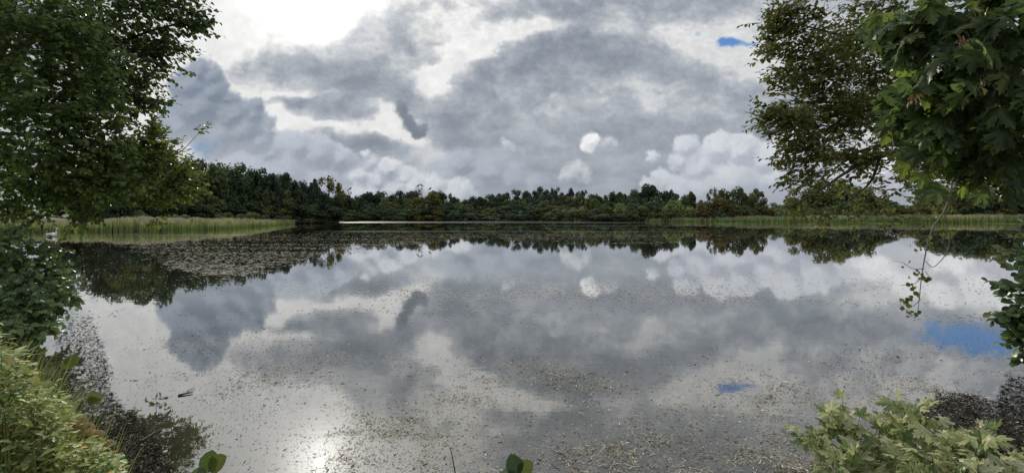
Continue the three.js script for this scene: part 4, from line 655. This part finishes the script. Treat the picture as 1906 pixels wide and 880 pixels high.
const stick = (a, b, r, label) => { const p = onWater(...a), q = onWater(...b), m = p.clone().lerp(q, 0.5); m.y = 0.012; p.y = 0.008; q.y = 0.012; tag(mesh('stick', tube([p, m, q], r, r * 0.5, 6), wood), label, 'stick'); };
stick([330, 737], [358, 732], 0.012, 'dark floating stick on the bright water at lower left'); stick([347, 729], [362, 723], 0.006, 'shorter thin twig floating just behind the dark stick');
stick([262, 822], [300, 800], 0.012, 'dark twig lying in the weed right of the brown seed heads');
const pale = mat(rgb(0.5, 0.48, 0.42), 0.8);
[[1575, 729, 0.1, 0.3, 'pale curled leaf floating before the lower right shrub, the larger one'], [1568, 736, 0.06, 0.1, 'smaller tan leaf floating close below the pale curled leaf'], [1470, 712, 0.08, 0.2, 'pale sliver of a leaf floating left of the blue reflection'], [1138, 764, 0.035, 0.5, 'tiny white fleck of a leaf on the grey weed, middle of the near water']].forEach(([x, y, s, a, label]) => { const f = mesh('floating_leaf', LEAF.oval, pale, scene); f.position.copy(onWater(x, y)).setY(0.012); f.rotation.set(-1.4, 0, 1.3 + a, 'YXZ'); f.scale.setScalar(s); tag(f, label, 'leaf'); });

// ---------------------------------------------------------------- birds
function body(bones, cell) {                                    // one smooth skin round tapering bones [ax, ay, az, ra, bx, by, bz, rb]
  let lo = V(9, 9, 9), hi = V(-9, -9, -9);
  for (const b of bones) for (const k of [0, 4]) { const r = b[k + 3] + cell * 3; lo.min(V(b[k] - r, b[k + 1] - r, b[k + 2] - r)); hi.max(V(b[k] + r, b[k + 1] + r, b[k + 2] + r)); }
  const size = Math.max(hi.x - lo.x, hi.y - lo.y, hi.z - lo.z), n = Math.ceil(size / cell), mc = new MarchingCubes(n, new THREE.MeshStandardMaterial(), false, false, 200000), c = lo.clone().add(hi).multiplyScalar(0.5);
  mc.isolation = 0;
  for (let k = 0; k < n; k++) for (let j = 0; j < n; j++) for (let i = 0; i < n; i++) {
    const x = c.x + ((i - n / 2) / (n / 2)) * size / 2, y = c.y + ((j - n / 2) / (n / 2)) * size / 2, z = c.z + ((k - n / 2) / (n / 2)) * size / 2;
    let e = 0;
    for (const [ax, ay, az, ra, bx, by, bz, rb] of bones) { const dx = bx - ax, dy = by - ay, dz = bz - az, t = clamp(((x - ax) * dx + (y - ay) * dy + (z - az) * dz) / (dx * dx + dy * dy + dz * dz + 1e-9)), d = Math.hypot(x - ax - dx * t, y - ay - dy * t, z - az - dz * t) - lerp(ra, rb, t); e += Math.exp(-d / (cell * 0.8)); }
    mc.field[i + j * n + k * n * n] = e > 0 ? cell * 0.8 * Math.log(e) : -1;
  }
  mc.update();
  const g = new THREE.BufferGeometry(), pos = mc.positionArray.slice(0, mc.count * 3), nor = mc.normalArray.slice(0, mc.count * 3);
  for (let i = 0; i < pos.length; i += 3) { pos[i] = c.x + pos[i] * size / 2; pos[i + 1] = c.y + pos[i + 1] * size / 2; pos[i + 2] = c.z + pos[i + 2] * size / 2; }
  g.setAttribute('position', new THREE.BufferAttribute(pos, 3)); g.setAttribute('normal', new THREE.BufferAttribute(nor, 3));
  return g;
}
{
  const p = onWater(95, 440), t = root('swan', p.setY(0));
  const white = mat(rgb(0.8, 0.8, 0.76), 0.7);
  mesh('body', body([[-0.32, 0.13, 0, 0.14, 0.1, 0.13, 0, 0.2], [0.1, 0.13, 0, 0.2, 0.3, 0.16, 0, 0.13], [-0.32, 0.16, 0, 0.1, -0.56, 0.27, 0, 0.02], [-0.25, 0.2, 0.1, 0.1, 0.1, 0.22, 0.12, 0.11], [-0.25, 0.2, -0.1, 0.1, 0.1, 0.22, -0.12, 0.11], [0.32, 0.2, 0, 0.08, 0.42, 0.34, 0, 0.05], [0.42, 0.34, 0, 0.05, 0.36, 0.52, 0, 0.042], [0.36, 0.52, 0, 0.042, 0.37, 0.66, 0, 0.04], [0.37, 0.66, 0, 0.04, 0.44, 0.72, 0, 0.05], [0.44, 0.72, 0, 0.052, 0.5, 0.7, 0, 0.04]], 0.022), white, t);
  mesh('beak', body([[0.52, 0.695, 0, 0.026, 0.6, 0.665, 0, 0.018]], 0.008), mat(rgb(0.55, 0.2, 0.04), 0.6), t);
  tag(t, 'white swan on the water before the left reeds', 'swan');
}
{
  const dark = mat(rgb(0.035, 0.035, 0.04), 0.8), g = body([[-0.18, 0.12, 0, 0.12, 0.12, 0.3, 0, 0.17], [0.12, 0.34, 0, 0.13, 0.24, 0.5, 0, 0.09], [0.24, 0.5, 0, 0.09, 0.4, 0.5, 0, 0.03], [-0.18, 0.12, 0, 0.1, -0.5, -0.1, 0, 0.05]], 0.035);
  [[651, 353, 171.5, 0.3, 'dark bird perched on the thin treetop beside the left wood'], [778, 347.5, 179.5, 0.2, 'left of two dark birds perched together above the middle wood'], [784.5, 346.5, 179.5, 2.8, 'right of two dark birds perched together above the middle wood'], [800, 353, 179, 0, 'lone dark bird perched right of the pair above the middle wood']].forEach(([x, y, d, turn, label]) => {
    const t = root('bird', at(x, y, d)); t.rotation.y = turn; t.scale.setScalar(1.5); mesh('body', g, dark, t); tag(t, label, 'bird', 'birds perched on the treetops');
    tag(mesh('bare_twig', tube([V(0, -0.1, 0), V(0.1, -2, 0), V(0.3, -5, 0)].map((v) => v.add(t.position)), 0.05, 0.12, 5), greyBark), `bare treetop twig under the ${label.replace(/ perched.*/, '').replace('dark bird', 'bird')} at ${x < 700 ? 'the left wood' : 'the middle wood'}`, 'twig');
  });
}

renderer.render(scene, camera);
